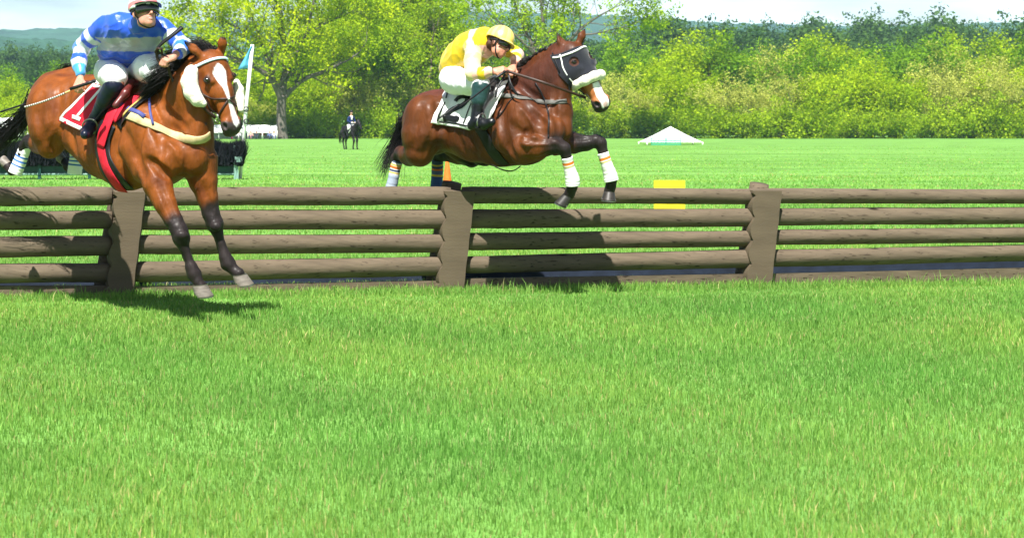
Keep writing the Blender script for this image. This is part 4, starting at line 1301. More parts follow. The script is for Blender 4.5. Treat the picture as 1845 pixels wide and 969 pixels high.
def col_h2(V):
    C = np.tile(np.array([.088, .024, .004]), (len(V), 1))
    C = C * (1 + .16 * vnoise(V, 5, 12))[:, None]
    C = lerp(C, (.050, .012, .005), .6 * sstep(vnoise(V, 8, 19), .2, .7))
    # darker neck and topline
    C = paint_chain(C, V, [P(905, 150, 19.9), P(960, 150, 19.6), P(1010, 110, 19.4)], .20, .12, (.060, .017, .009))
    C = paint_chain(C, V, [P(760, 172, 20.7), P(800, 160, 20.5)], .12, .08, (.07, .02, .012))
    for lg, r in ((l21, .12), (l22, .13), (l23, .11), (l24, .14)):
        C = paint_chain(C, V, lg, r, .05, LEGC)
    C = paint_chain(C, V, [P(850, 290, 20.7), P(876, 293, 20.45)], .13, .05, (.02, .01, .01))
    for t, d in H2.ears:
        b_ = H2(-.028, -.045, .080 * t); d = unit(d)
        C = paint_chain(C, V, [b_ + d * .14, b_ + d * .19], .026, .012, LEGC)
    a = (V - H2.o) @ H2.a / H2.k; nn = (V - H2.o) @ H2.n / H2.k; t = (V - H2.o) @ H2.s / H2.k / H2.w
    inh = (np.abs(t) < .14) & (nn > -.17) & (a < .70) & (nn < .15) & (a > -.1)
    C = lerp(C, (.36, .13, .04), inh * (a < .72) * (a > .3) * .7)
    C = lerp(C, (.030, .022, .022), inh * (a < .72) * sstep(a + np.abs(t) * .5 - nn * .6, .575, .60))
    wd = np.interp(a, [.30, .36, .45, .55, .62, .66], [.018, .026, .036, .040, .036, .0])
    C = lerp(C, (.84, .80, .78), inh * (1 - sstep(np.abs(t) - wd, -.004, .005)) * (nn > -.085) * (a > .30) * (a < .63))
    C = lerp(C, (.45, .26, .22), inh * (a > .585) * (a < .63) * (nn > -.09) * (np.abs(t) < .02) * .8)
    # hood of dark cloth: painted round the head where the fabric lies is its own mesh; here only the eye rims
    for tt in (-1, 1):
        q_e = ES2[0 if tt < 0 else 1][0]; C = paint_chain(C, V, [q_e - H2.a * .008, q_e + H2.a * .008], .028, .008, (.03, .015, .012))
    return C
horse2 = empty('horse', P(880, 515, 20.1) * [1, 1, 0], 'dark bay horse in a dark eye hood jumping the fence under the yellow rider', 'horse')
ES2 = eye_spot(H2, B2, 1034, 112)
B2.build('body', M_coat, horse2, col_h2, wrinkle=lambda V: .0022 * vnoise(V, 26, 16) + .0014 * vnoise(V, 60, 6))
eyes(H2, B2, horse2, ES2)
hoof_mesh(P(1024, 352, 19.38), unit([-.75, -.3, -.5]), unit([-.42, .12, -.9]), .056, .115, horse2, True, (.022, .020, .018))
hoof_mesh(P(1098, 345, 19.62), unit([-.2, -.9, -.3]), unit([-.10, -.05, -1]), .060, .095, horse2, True, (.030, .026, .022))
hoof_mesh(P(694, 356, 20.96), unit([-.6, .3, .5]), unit([-.5, .3, -.8]), .045, .07, horse2)
hoof_mesh(P(780, 350, 21.24), unit([-.6, .3, .5]), unit([-.5, .3, -.8]), .045, .07, horse2)
OR = (.75, .20, .03); YE = (.70, .52, .06); GR = (.06, .09, .16)
bandage([(1021, 283, 19.27, 10.5), (1026, 304, 19.3, 10.5), (1031, 322, 19.32, 13), (1032, 335, 19.33, 13)], [(.12, .2, OR), (.22, .25, YE)], horse2)
bandage([(1086, 275, 19.55, 10.5), (1093, 296, 19.56, 10.5), (1099, 314, 19.58, 12.5), (1102, 327, 19.58, 13.5)], [(.12, .2, OR), (.22, .25, YE)], horse2)
bandage([(716, 289, 20.86, 10), (712, 305, 20.88, 10), (708, 325, 20.89, 10), (704, 342, 20.9, 11)], [(.0, .06, GR), (.12, .18, YE), (.2, .3, OR), (.32, .4, GR), (.42, .46, YE), (.5, 1, (.32, .38, .46))], horse2)
bandage([(788, 288, 21.15, 10.5), (788, 305, 21.18, 10.5), (787, 325, 21.19, 10.5), (786, 340, 21.2, 11)], [(.0, .12, GR), (.12, .18, YE), (.18, .28, GR), (.28, .36, OR), (.36, .48, (.1, .14, .24)), (.48, .55, YE), (.55, 1, (.05, .10, .24))], horse2)
# plaited mane: a row of knots with curly wisps
FM = Field(P(900, 170, 19.4) - .2, P(1030, 65, 20.1) + .2, .008)
cr2 = spline([P(916, 145, 19.88), P(930, 121, 19.83), P(945, 110, 19.78), P(965, 98, 19.7), P(985, 88, 19.63), P(1010, 74, 19.55)], 5)
for i, c in enumerate(cr2):
    FM.ell(c + rs.normal(size=3) * .006, np.array([.022, .024, .024]) * (1.25 if i < 12 else .8) * (.8 + .5 * rs.rand()), None, .015)
    if i % 2 == 0: FM.ell(c + [(.02 - .012 * rs.rand()), -.02, -.02], np.array([.016, .014, .02]) * (1.3 if i < 12 else .8), None, .008)
FM.build('mane', M_hair, horse2, wrinkle=lambda V: .006 * vnoise(V, 160, 8))
st = lock([P(740, 212, 20.95), P(727, 232, 21.0), P(714, 252, 21.05), P(702, 278, 21.05), P(692, 306, 21.0)], (.03, .06), 150, jitter=.02)
st += lock([P(728, 215, 21.0), P(720, 240, 21.05), P(716, 262, 21.05), P(712, 284, 21.0)], (.03, .05), 110, jitter=.02)
st += lock([P(735, 205, 20.9), P(718, 228, 21.0), P(704, 240, 21.05), P(690, 248, 21.0)], (.02, .07), 12, jitter=.02)
hair_mesh(st, .006, .0014).build('tail', M_hair, horse2)
# --- hood: a cloth shell over forehead and cheeks with eye holes
def shell(name, F, H, a0, a1, ang0, ang1, m, root, off=.006, holes=(), nu=44, nv=40, axis_n=-.09):
    V = []; keep = []
    for j in range(nv + 1):
        a = a0 + (a1 - a0) * j / nv
        for i in range(nu + 1):
            th = rad(ang0 + (ang1 - ang0) * i / nu)
            V.append(H(a + .03 * math.cos(th * 1.0), axis_n + .17 * math.cos(th), .17 * math.sin(th)))
    V = np.array(V)
    p, n = F.proj(V, off, it=14, smooth_n=2)
    W = nu + 1; Fc = []
    for j in range(nv):
        for i in range(nu):
            q = [j * W + i, j * W + i + 1, (j + 1) * W + i + 1, (j + 1) * W + i]
            c = p[q].mean(0)
            if any(np.linalg.norm(c - h) < r for h, r in holes): continue
            Fc.append(q)
    return mesh(name, p, Fc, m, root, True)
hood = shell('hood', B2, H2, .0, .37, -100, 100, M_hood, horse2, .007, [(ES2[0][0], .047), (ES2[1][0], .047)], 110, 90)
md = hood.modifiers.new('thickness', 'SOLIDIFY'); md.thickness = .003; md.offset = 1
hstrap('browband', B2, H2, [(.05, -.13, -.13), (.055, -.05, -.12), (.06, .0, -.06), (.06, .02, 0), (.06, .0, .06), (.055, -.05, .12), (.05, -.13, .13)], .018, M_white, horse2, .014, .006)
for t in (-1, 1):
    hstrap('cheekpiece', B2, H2, [(.04, -.07, .12 * t), (.15, -.085, .13 * t), (.28, -.085, .12 * t), (.38, -.09, .10 * t)], .013, M_white, horse2, .013, .005)
    hstrap('cheekpiece', B2, H2, [(.04, -.13, .12 * t), (.15, -.14, .13 * t), (.30, -.15, .11 * t), (.44, -.12, .09 * t)], .014, M_black, horse2, .013, .005)
    rg = [H2(.470 + .036 * math.cos(a), -.105 + .036 * math.sin(a), .068 * t) for a in np.linspace(0, 6.283, 20)]
    MB().add(*tube(rg, .0045, 6)).build('bit_ring', M_steel, horse2)
Fl = Field(H2(.34, .0, 0) - .3, H2(.34, .0, 0) + .3, .009)
q, n_ = B2.proj(np.array([H2(.34, -.12, -.12), H2(.335, -.06, -.12), H2(.335, .0, -.07), H2(.335, .03, 0), H2(.335, .0, .07), H2(.335, -.06, .12), H2(.34, -.12, .12)]), .022)
Fl.chain(list(zip(q, (.03, .042, .046, .047, .046, .042, .03))), .02)
Fl.build('noseband_fleece', M_fleece, horse2, wrinkle=lambda V: .003 * vnoise(V, 150, 18))
MB().add(*ribbon([H2(.50, -.115, -.058), H2(.54, -.14, -.06), H2(.585, -.165, -.058)], [-H2.s] * 3, .022, .006)).build('tongue_tie', M_white, horse2)
strap('breastplate', B2, [(866, 176), (895, 172), (930, 176), (965, 182), (1000, 186), (1020, 183)], .046, M_grey, horse2, .008, .005, 8)
strap('neck_strap', B2, [(918, 146), (919, 158), (924, 166), (932, 172)], .02, M_black, horse2, .008)
strap('running_martingale', B2, [(965, 150), (978, 170), (986, 195), (990, 225), (988, 250)], .016, M_black, horse2, .008)
strap('breast_strap', B2, [(926, 176), (915, 190), (905, 204), (895, 214)], .010, M_black, horse2, .008)
strap('girth', B2, [(862, 226), (872, 242), (882, 262), (895, 282), (910, 296)], .115, M_black, horse2, .008, .006, 8)
hp = [P(882, 294, 19.65), P(898, 303, 19.6), P(915, 308, 19.58), P(928, 306, 19.6), P(938, 299, 19.62)]
MB().add(*ribbon(spline(hp, 6), [(0, -.5, -.8)] * 25, .022, .004)).build('loose_girth_strap', M_black, horse2)
cl2, top2, N2 = patch('saddle_cloth', B2, [(806, 160), (880, 156), (852, 234), (776, 222)], M_white, horse2, .014, 26, 26)
patch('saddle_cloth_front', B2, [(872, 160), (918, 146), (884, 224), (852, 232)], M_white, horse2, .016, 14, 20)
cloth_mark('dark_border', top2, N2, [[(.10, .02), (.10, .9)], [(.14, .9), (.98, .93)], [(.80, .1), (.80, .88)]], .016, M_black, cl2)
cloth_mark('number_two', top2, N2, [[(.40, .40), (.42, .32), (.52, .27), (.64, .28), (.68, .38), (.58, .50), (.42, .60), (.30, .74)], [(.22, .79), (.62, .82)], [(.60, .74), (.60, .84)]], .060, M_black, cl2)
S2 = Field(P(790, 250, 19.4) - .2, P(930, 130, 20.6) + .2, .010)
px(S2, [(808, 160, 20.35, 7), (835, 164, 20.2, 8), (865, 160, 20.05, 8), (893, 146, 19.9, 8)], .03)
px(S2, [(890, 150, 19.75, 6), (882, 172, 19.6, 7), (868, 196, 19.55, 6)], .03)
S2.build('saddle', mat('black_saddle', (.014, .013, .014), .4, .5), horse2)
# ------------------------------------------------------------------ riders
M_skin = mat('skin', (.66, .36, .26), .5, .35, tint=True, noise=(14, .07), bump=(90, .15, .002), sss=.12)
M_silk = mat('racing_silks', (.1, .2, .7), .32, .5, tint=True, bump=(9, .35, .02), sheen=.2)
M_breech = mat('white_breeches', (.85, .84, .88), .65, .2, bump=(7, .5, .02), stretch=(1, 1, .5))
M_boot = mat('black_boot', (.012, .014, .022), .34, .35, bump=(20, .4, .006), tint=True)
M_shell = mat('helmet_cover', (.8, .8, .8), .35, .5, tint=True, bump=(60, .2, .002))
M_lens = mat('goggle_lens', (.012, .012, .014), .12, .7)

def hand(F, w_, d, nrm, k=1.0, curl=(1.1, 1.3, .9), thumb=1):
    """palm and five fingers; d: wrist to knuckles, nrm: back of the hand, thumb: side of the thumb"""
    d = unit(d); nrm = unit(np.asarray(nrm) - d * np.dot(nrm, d)); s_ = np.cross(d, nrm) * thumb
    for j in range(4):
        o = (j - 1.5) * .019 * k
        kn = w_ + d * (.088 - abs(j - 1.2) * .004) * k + s_ * -o
        F.cone(w_ + s_ * -o * .6, kn, .0155 * k, .0125 * k, .014)
        L3 = np.array([(.044, .027, .021), (.048, .031, .022), (.045, .029, .021), (.036, .022, .019)][j]) * k
        p = kn; a = 0
        for q in range(3):
            a += curl[q] * (1 + .06 * j)
            dd = d * math.cos(a) - nrm * math.sin(a)
            e = p + dd * L3[q]
            F.cone(p, e, (.0108 - .001 * q) * k, (.0100 - .001 * q) * k, .004)
            p = e
    tb = w_ + d * .025 * k + s_ * .026 * k - nrm * .004
    t1 = tb + unit(d * .8 + s_ * .7 - nrm * .3) * .042 * k
    t2 = t1 + unit(d * .75 - s_ * .15 - nrm * .8) * .032 * k
    F.cone(tb, t1, .0145 * k, .012 * k, .010); F.cone(t1, t2, .0118 * k, .0095 * k, .005)

class Face(Head):
    """a: chin direction (down), n: where the face looks"""
def human_head(F, H, k=1.0, neck=None):
    ax = (H.n, H.s, -H.a)
    E = lambda c, R, kk=.012, op='add': F.ell(H(c[1], c[0], c[2]), np.array(R) * H.k, ax, kk, op)   # c: (forward, down, side)
    E((-.012, -.030, 0), (.094, .076, .088), .02)
    E((.020, .045, 0), (.066, .060, .072), .025)
    E((.052, .092, 0), (.030, .030, .026), .02)                 # chin
    for t in (-1, 1):
        E((.020, .075, .040 * t), (.040, .022, .034), .018)      # jaw
        E((.060, .022, .036 * t), (.020, .017, .016), .012)      # cheekbone
        E((-.008, .012, .078 * t), (.020, .009, .032), .006)     # ear
        E((.082, -.006, .031 * t), (.012, .015, .011), .008, 'carve')
        E((.074, -.004, .031 * t), (.013, .013, .012), .004)     # eyeball bulge
        E((.080, -.024, .026 * t), (.010, .020, .007), .006)     # brow
    F.cone(H(-.006, .082, 0), H(.034, .103, 0), .008, .0125, .008)   # nose
    for t in (-1, 1): F.cone(H(.036, .092, .010 * t), H(.038, .088, .012 * t), .008, .007, .004)
    E((.084, .058, 0), (.010, .022, .005), .004); E((.082, .070, 0), (.010, .018, .006), .004)   # lips
    E((.092, .064, 0), (.010, .019, .0035), .002, 'carve')

def limb_rings(V, pts, bands, base, C, rmax=.2):
    d, arc = poly_d(V, pts)
    for a, b, c in bands:
        m = (d < rmax) & (arc >= a) & (arc <= b)
        C[m] = c
    return C

def person(name, base, label):
    return empty(name, base, label, 'person')

# ================================================================== rider in blue
HR1 = Face(P(260, 24, 17.0), unit([.10, -.28, -.95]), unit([.52, -.82, -.22]), .64 * 1.2)
sh_r, sh_l = P(189, 47, 17.38), P(291, 50, 17.24)
el_r, wr_r = P(146, 88, 17.55), P(145, 140, 17.36)
el_l, wr_l = P(330, 84, 17.1), P(312, 103, 16.9)
hip_r, kn_r = P(212, 120, 17.95), P(212, 148, 17.42)
an_r = P(166, 222, 17.62)
hip_l, kn_l = P(250, 118, 17.85), P(284, 128, 17.22)
an_l = P(286, 215, 17.95)
R1 = Field((-2.55, 16.6, 1.30), (-1.0, 18.45, 2.95), .0075)
F = R1
human_head(F, HR1)
F.chain([(P(247, 44, 17.2), .062), (P(255, 30, 17.1), .056)], .02)
F.chain([(sh_r, .05), (el_r, .042), (wr_r, .028)], .02)
F.chain([(sh_l, .05), (el_l, .042), (wr_l, .028)], .02)
F.chain([(P(242, 60, 17.35), .11), (P(228, 115, 17.85), .11)], .05)
F.chain([(sh_r, .06), (P(242, 52, 17.3), .09), (sh_l, .06)], .05)
F.chain([(hip_r, .085), (kn_r, .055), (an_r, .028)], .03)
F.chain([(hip_l, .085), (kn_l, .055), (an_l, .028)], .03)
hand(F, wr_r + (P(142, 150, 17.3) - wr_r) * .3, P(139, 158, 17.26) - wr_r, unit([-.35, -.85, .25]), 1.12, (1.0, 1.3, .9), -1)
hand(F, wr_l, P(297, 108, 16.84) - wr_l, unit([.1, -.6, .75]), 1.1, (1.0, 1.3, .9), 1)
rider1 = person('person', P(230, 527, 17.6) * [1, 1, 0], 'jockey in blue and silver silks leaning out over the white faced bay horse')
SK = (.50, .235, .165)
def col_skin1(V):
    C = np.tile(np.array(SK), (len(V), 1))
    a = (V - HR1.o) @ HR1.a / HR1.k; nn = (V - HR1.o) @ HR1.n / HR1.k; t = (V - HR1.o) @ HR1.s / HR1.k
    C = lerp(C, (.50, .16, .13), (nn > .07) * (1 - sstep(np.hypot((a - .062) / .012, t / .026), .7, 1.2)) * .8)
    C = lerp(C, (.78, .74, .68), (nn > .07) * (1 - sstep(np.hypot((a - .064) / .0045, t / .020), .7, 1.1)))
    C = lerp(C, (.72, .30, .24), .45 * (nn > .03) * (1 - sstep(np.hypot((a - .03) / .02, (np.abs(t) - .04) / .02), .5, 1.4)))
    C = lerp(C, (.10, .06, .04), (nn < -.02) * (a < .06) * (a > -.2) * (np.abs(t) < .12) * sstep(-nn, .02, .04))
    return C
R1.build('body', M_skin, rider1, col_skin1)
# silks: torso and sleeves
T1 = Field((-2.55, 16.8, 1.75), (-1.0, 18.35, 2.78), .009)
F = T1
F.chain([(sh_r, .078), (P(215, 47, 17.30), .100), (P(242, 52, 17.26), .112), (P(268, 50, 17.24), .098), (sh_l, .076)], .05)
F.chain([(P(238, 64, 17.36), .132), (P(234, 84, 17.52), .134), (P(227, 104, 17.72), .130), (P(222, 114, 17.9), .13)], .06, unit([.2, .85, .35]), .82)
F.chain([(P(204, 64, 17.36), .09), (P(194, 92, 17.6), .095)], .05); F.chain([(P(272, 66, 17.3), .09), (P(252, 96, 17.6), .09)], .05)
F.chain([(P(250, 46, 17.15), .074), (P(253, 37, 17.12), .068)], .015)     # collar
F.chain([(sh_r, .083), (P(163, 68, 17.47), .074), (el_r, .066), (P(143, 112, 17.45), .060), (P(145, 132, 17.38), .044)], .03)
F.chain([(sh_l, .080), (P(315, 70, 17.15), .070), (el_l, .064), (P(322, 96, 17.0), .052)], .03)
arm_r = [sh_r, el_r, wr_r]; arm_l = [sh_l, el_l, wr_l]
SIL = (.50, .54, .58); GRY = (.36, .35, .47); BLU = (.014, .080, .64)
def col_silk1(V):
    C = np.tile(np.array(BLU), (len(V), 1))
    # pixel-free chest hoop: a slab across the torso axis
    ax = unit(P(225, 110, 17.8) - P(243, 55, 17.25)); m0 = P(238, 60, 17.3)
    dA, arcR = poly_d(V, arm_r); dL, arcL = poly_d(V, arm_l)
    side = unit(sh_l - sh_r); x = (V - m0) @ side; h_ = (V - m0) @ ax
    nearR = (dA <= .096) & (arcR > .10); nearL = (dL <= .094) & (arcL > .10)
    h_ = h_ + .5 * x ** 2 - .02 * x
    yy = CY - (V[:, 2] - CAMZ) * FOC / 17.45 + 30 * x * x   # level band round the chest
    m = (yy > 71) & (yy < 94) & ~nearR & ~nearL & (dA > .05)
    C[m] = GRY
    for arc, near in ((arcR, nearR), (arcL, nearL)):
        for a, b in ((.125, .18), (.235, .30), (.37, .43), (.49, .54)):
            C[near & (arc > a) & (arc < b)] = SIL
        C[near & (arc > .30) & (arc < .37)] = (.03, .16, .62)
        C[near & (arc > .54)] = (.05, .28, .66)
    return C
def folds(seed, amp, f):
    def g(V):
        a = 1 - np.abs(vnoise(V * [1, 1, .55], f, seed)) * 1.6; b = 1 - np.abs(vnoise(V * [.6, 1, 1.1], f * 1.8, seed + 1)) * 1.6
        return amp * (1.5 * np.clip(a, 0, 1) ** 3 + 1.0 * np.clip(b, 0, 1) ** 3 - .6)
    return g
T1.build('silks', M_silk, rider1, col_silk1, wrinkle=folds(3, .0065, 13))
# breeches
Q1 = Field((-2.3, 16.9, 1.70), (-1.0, 18.5, 2.35), .009)
F = Q1
F.chain([(P(208, 122, 18.0), .145), (P(240, 122, 17.98), .140)], .05)
F.chain([(hip_r, .130), (P(200, 130, 17.68), .135), (P(206, 140, 17.45), .105), (P(205, 160, 17.44), .070)], .04)
F.chain([(hip_l, .14), (P(268, 122, 17.5), .13), (kn_l, .112), (P(290, 156, 17.45), .07)], .04)
Q1.build('breeches', M_breech, rider1, wrinkle=folds(5, .0035, 15))
def boot(F, kn, an, toe, k=1.0, top=.07):
    mid = kn + (an - kn) * .42
    F.chain([(kn + (an - kn) * .10, top * k), (mid, .066 * k), (an - (an - kn) * .12, .043 * k), (an, .043 * k)], .02)
    d = toe - an; L_ = np.linalg.norm(d)
    heel = an - unit(d) * .035 + unit(an - kn) * .045
    F.chain([(an + unit(an - kn) * .02, .040 * k), (heel, .034 * k)], .02)
    F.chain([(heel, .036 * k), (an + d * .55 + unit(an - kn) * .03, .042 * k), (toe, .034 * k)], .03)
    F.chain([(an, .043 * k), (an + d * .45 + unit(an - kn) * .012, .040 * k)], .02)
def col_boot(V, kn, an, green=False):
    C = np.tile(np.array([.006, .009, .024]), (len(V), 1))
    return C
Bt = Field(np.minimum(kn_r, an_r) - .26, np.maximum(kn_r, an_r) + .26, .008)
toe_r = P(153, 243, 17.42)
boot(Bt, kn_r + np.array([-.01, -.02, -.0]), an_r, toe_r, 1.16, .078)
b1 = Bt.build('boot', M_boot, rider1, lambda V: col_boot(V, kn_r, an_r), wrinkle=lambda V: .002 * vnoise(V, 80, 3))
Bt = Field(np.minimum(kn_l, an_l) - .26, np.maximum(kn_l, an_l) + .26, .010)
boot(Bt, kn_l, an_l, P(296, 226, 17.75))
Bt.build('boot', M_boot, rider1, lambda V: col_boot(V, kn_l, an_l))

def stirrup(an, kn, toe, root, leather_to, m=None):
    d = unit(toe - an); u = unit(kn - an); s_ = unit(np.cross(d, u)); u = np.cross(s_, d)
    c = an + d * .07 - u * .055
    pts = [c + s_ * .064 * math.sin(a) * (1 if True else 1) + u * (.055 - .075 * math.cos(a)) for a in np.linspace(0, 6.283, 26)]
    o = MB().add(*tube(pts, .0075, 8)).build('stirrup_iron', M_steel, root)
    V, F_ = box(c - u * .018, (.03, .12, .012), (d, s_, u)); mesh('stirrup_tread', V, F_, M_black, o, False)
    q = spline([pts[13], (pts[13] + leather_to) / 2 + s_ * .01, leather_to], 8)
    MB().add(*ribbon(q, [s_] * len(q), .026, .005)).build('stirrup_leather', M_black, root)
stirrup(an_r, kn_r, toe_r, horse1, P(210, 178, 17.40))

def helmet(H, R, root, colf, peakc=None, plume=None, tilt=.0):
    """cap shell over the skull with a peak"""
    c = H(-.045, -.010, 0)
    Fh = Field(c - .26, c + .26, .006)
    ax = (H.n, H.s, -H.a)
    Fh.ell(c, np.array(R) * H.k, ax, .01)
    Fh.halfspace_cut(H(-.022, .0, 0), H.a * 1.0 - H.n * .12, .008)
    Fh.ell(H(-.03, -.012, 0), np.array(R) * H.k * .86, ax, .006, 'carve')
    Fh.build('helmet', M_shell, root, colf)
def peak(H, root, m, out=.055, w_=.075, drop=.012):
    V = []; n = 15
    for i in range(n):
        a = (i / (n - 1) - .5) * 2.3
        for (r, dz) in ((.098, -.030), (.100 + out * math.cos(a * .62) ** 1.5, drop)):
            for th in (0, -.007):
                V.append(H(-.016 + dz + th, r * math.cos(a) * 1.02, r * math.sin(a) * .92))
    F_ = []
    for i in range(n - 1):
        q = 4 * i
        F_ += [(q, q + 2, q + 6, q + 4), (q + 1, q + 5, q + 7, q + 3), (q + 2, q + 3, q + 7, q + 6), (q, q + 4, q + 5, q + 1)]
    F_ += [(0, 1, 3, 2), (4 * n - 4, 4 * n - 2, 4 * n - 1, 4 * n - 3)]
    return mesh('helmet_peak', V, F_, m, root, True)
def goggles(H, F, root, m=None):
    a = np.linspace(-1.12, 1.12, 22)
    V = []
    for t in a:
        for (dn, hh) in ((-.040, .104), (-.026, .120), (.012, .118), (.030, .103)):
            r = hh * (1 - .03 * abs(t))
            V.append(H(dn - .002 + .006 * abs(t), r * math.cos(t) * .98 - .002, r * math.sin(t) * .90))
    F_ = []
    for i in range(len(a) - 1):
        for k in range(3): F_.append((4 * i + k, 4 * i + 4 + k, 4 * i + 5 + k, 4 * i + 1 + k))
    o = mesh('goggles', V, F_, M_lens, root, True)
    md = o.modifiers.new('thickness', 'SOLIDIFY'); md.thickness = .006; md.offset = -1
    pts = [H(-.006 - .01 * abs(math.cos(t)), -.005 + .098 * math.cos(t), .088 * math.sin(t)) for t in np.linspace(1.1, 5.18, 26)]
    MB().add(*ribbon(pts, [p - H(-.006, 0, 0) for p in pts], .018, .004)).build('goggle_strap', M_black, o)
    return o
def chinstrap(H, root, F=None):
    for t in (-1, 1):
        pts = spline([H(-.01, .015, .088 * t), H(.035, .020, .082 * t), H(.085, .030, .055 * t), H(.118, .045, .0)], 6)
        if F is not None: pts, _n = F.proj(pts, .003)
        MB().add(*ribbon(pts, [p - H(.03, 0, 0) for p in pts], .014, .004)).build('chin_strap', M_black, root)
def col_cap1(V):
    t = (V - HR1.o) @ HR1.s; a = (V - HR1.o) @ HR1.a; n_ = (V - HR1.o) @ HR1.n
    ang = np.arctan2(t, n_)
    C = np.tile(np.array([.75, .77, .82]), (len(V), 1))
    C[(a < -.058 + .01 * np.abs(ang)) & (a > -.085)] = (.72, .20, .20)
    C[a < -.105] = (.72, .20, .20)
    return C
helmet(HR1, (.118, .100, .108), rider1, col_cap1)
peak(HR1, rider1, mat('black_peak', (.006, .012, .012), .35, .4), .040, drop=-.012)
gg = goggles(HR1, R1, rider1)
# small pale maker's mark on the upper goggle frame
mk = MB()
for i in range(5):
    a = .18 + i * .05
    pts = [HR1(-.020, .124 * math.cos(a), .112 * math.sin(a)), HR1(-.028, .124 * math.cos(a + .03), .112 * math.sin(a + .03))]
    mk.add(*ribbon(pts, [HR1.n] * 2, .004, .002))
mk.build('frame_mark', M_white, gg)
chinstrap(HR1, rider1, R1)

def whip(hand_p, tip, label, loc_r=.009, flap=.22, grip=.2, back=.10, plain=False):
    d = unit(tip - hand_p); L_ = np.linalg.norm(tip - hand_p)
    root = empty('whip', hand_p, label, 'whip')
    q = spline([hand_p - d * back, hand_p + d * grip], 4)
    MB().add(*tube(q, .014, 10)).build('grip', M_black, root)
    MB().add(*uvs(hand_p - d * back, .017)).build('knob', M_black, root)
    n = 44; mb = MB()
    t = np.linspace(grip, L_ - flap, n)
    pts = np.array([hand_p + d * x + np.array([0, 0, -.03]) * math.sin((x / L_) * 3.1) for x in t])
    V, F_ = tube(pts, np.linspace(.0085, .0075, n), 8)
    C = np.repeat(np.where((np.arange(n) % 2 == 0)[:, None], [[.7, .68, .64]], [[.03, .02, .02]]), 8, 0); C[:8 * 5] = (.70, .42, .18)
    if plain: C[:] = (.015, .014, .016)
    mesh('shaft', V, F_, M_bandage, root, True, C)
    q = spline([hand_p + d * (L_ - flap), hand_p + d * (L_ - flap * .5), tip], 5)
    s_ = unit(np.cross(d, [0, 1, 0]))
    MB().add(*tube(q, np.linspace(.015, .018, len(q)), 8, .5)).build('flap', M_black, root)
    return root
whip(P(150, 153, 17.22), P(1, 202, 17.35), 'long whip with a banded shaft held in the blue jockey\'s right hand', grip=.12)
# bunched rein end thrown up from the left hand
rein_p = spline([P(306, 106, 16.86), P(296, 100, 16.86), P(284, 92, 16.84), P(290, 80, 16.84), P(308, 66, 16.84), P(328, 50, 16.86)], 6)
rp_r = np.concatenate([np.linspace(.014, .020, 12), np.linspace(.026, .036, len(rein_p) - 12)])
root = empty('whip', P(306, 106, 16.86), 'second black whip with a leather wrapped loop pointing up from the blue jockey\'s left hand', 'whip')
MB().add(*tube(rein_p, rp_r, 8, .5)).build('flap', M_black, root)
MB().add(*tube([P(280, 94, 16.83), P(284, 88, 16.80), P(291, 88, 16.80), P(292, 95, 16.83), P(285, 98, 16.85), P(280, 94, 16.83)], .011, 8)).build('loop', M_brown, root)
lp = spline([P(282, 96, 16.85), P(285, 108, 16.85), P(294, 118, 16.86), P(306, 112, 16.88)], 6)
MB().add(*ribbon(lp, [(0, -1, .2)] * len(lp), .026, .004)).build('rein_end', M_brown, horse1)
rn = [H1(.478, -.105, -.075 if np.dot(H1.s, [1, 0, 0]) > 0 else .075)]
rn = spline([rn[0], P(352, 182, 16.85), P(328, 168, 16.98), P(309, 140, 17.02), P(303, 118, 16.98), wr_l + [-.04, -.05, 0]], 7)
MB().add(*ribbon(rn, [(-.3, -1, .1)] * len(rn), .026, .005)).build('rein', M_brown, horse1)

# ================================================================== rider in yellow
HR2 = Face(P(899, 80, 19.72), unit([-.36, -.22, -.88]), unit([.52, -.62, -.62]), .64 * 1.12)
a_sh_r, a_sh_l = P(853, 84, 19.78), P(893, 80, 20.06)
a_el_r, a_wr_r = P(852, 133, 19.62), P(890, 129, 19.52)
a_el_l, a_wr_l = P(932, 100, 19.98), P(924, 122, 19.72)
a_hip_r, a_kn_r, a_an_r = P(820, 146, 20.05), P(868, 152, 19.60), P(857, 218, 19.55)
a_hip_l, a_kn_l, a_an_l = P(836, 146, 20.35), P(884, 150, 20.20), P(873, 225, 20.3)
a_toe = P(886, 220, 19.42)
R2 = Field((.85, 18.95, 1.45), (2.0, 20.65, 2.65), .0075)
F = R2
human_head(F, HR2)
F.chain([(P(880, 76, 19.9), .062), (P(893, 74, 19.82), .055)], .02)
F.chain([(a_sh_r, .05), (a_el_r, .042), (a_wr_r, .029)], .02)
F.chain([(a_sh_l, .05), (a_el_l, .042), (a_wr_l, .029)], .02)
F.chain([(P(868, 84, 19.9), .11), (P(818, 120, 20.15), .10)], .05)
F.chain([(a_hip_r, .085), (a_kn_r, .055), (a_an_r, .028)], .03)
F.chain([(a_hip_l, .085), (a_kn_l, .055), (a_an_l, .028)], .03)
hand(F, a_wr_r, P(918, 124, 19.46) - a_wr_r, unit([-.2, -.75, .6]), 1.12, (.8, 1.2, .9), 1)
hand(F, a_wr_l, P(916, 131, 19.55) - a_wr_l, unit([.3, .3, .8]), 1.1, (.9, 1.2, .9), -1)
rider2 = person('person', P(860, 515, 20.0) * [1, 1, 0], 'jockey in yellow and pink silks crouching over the neck of the hooded horse')
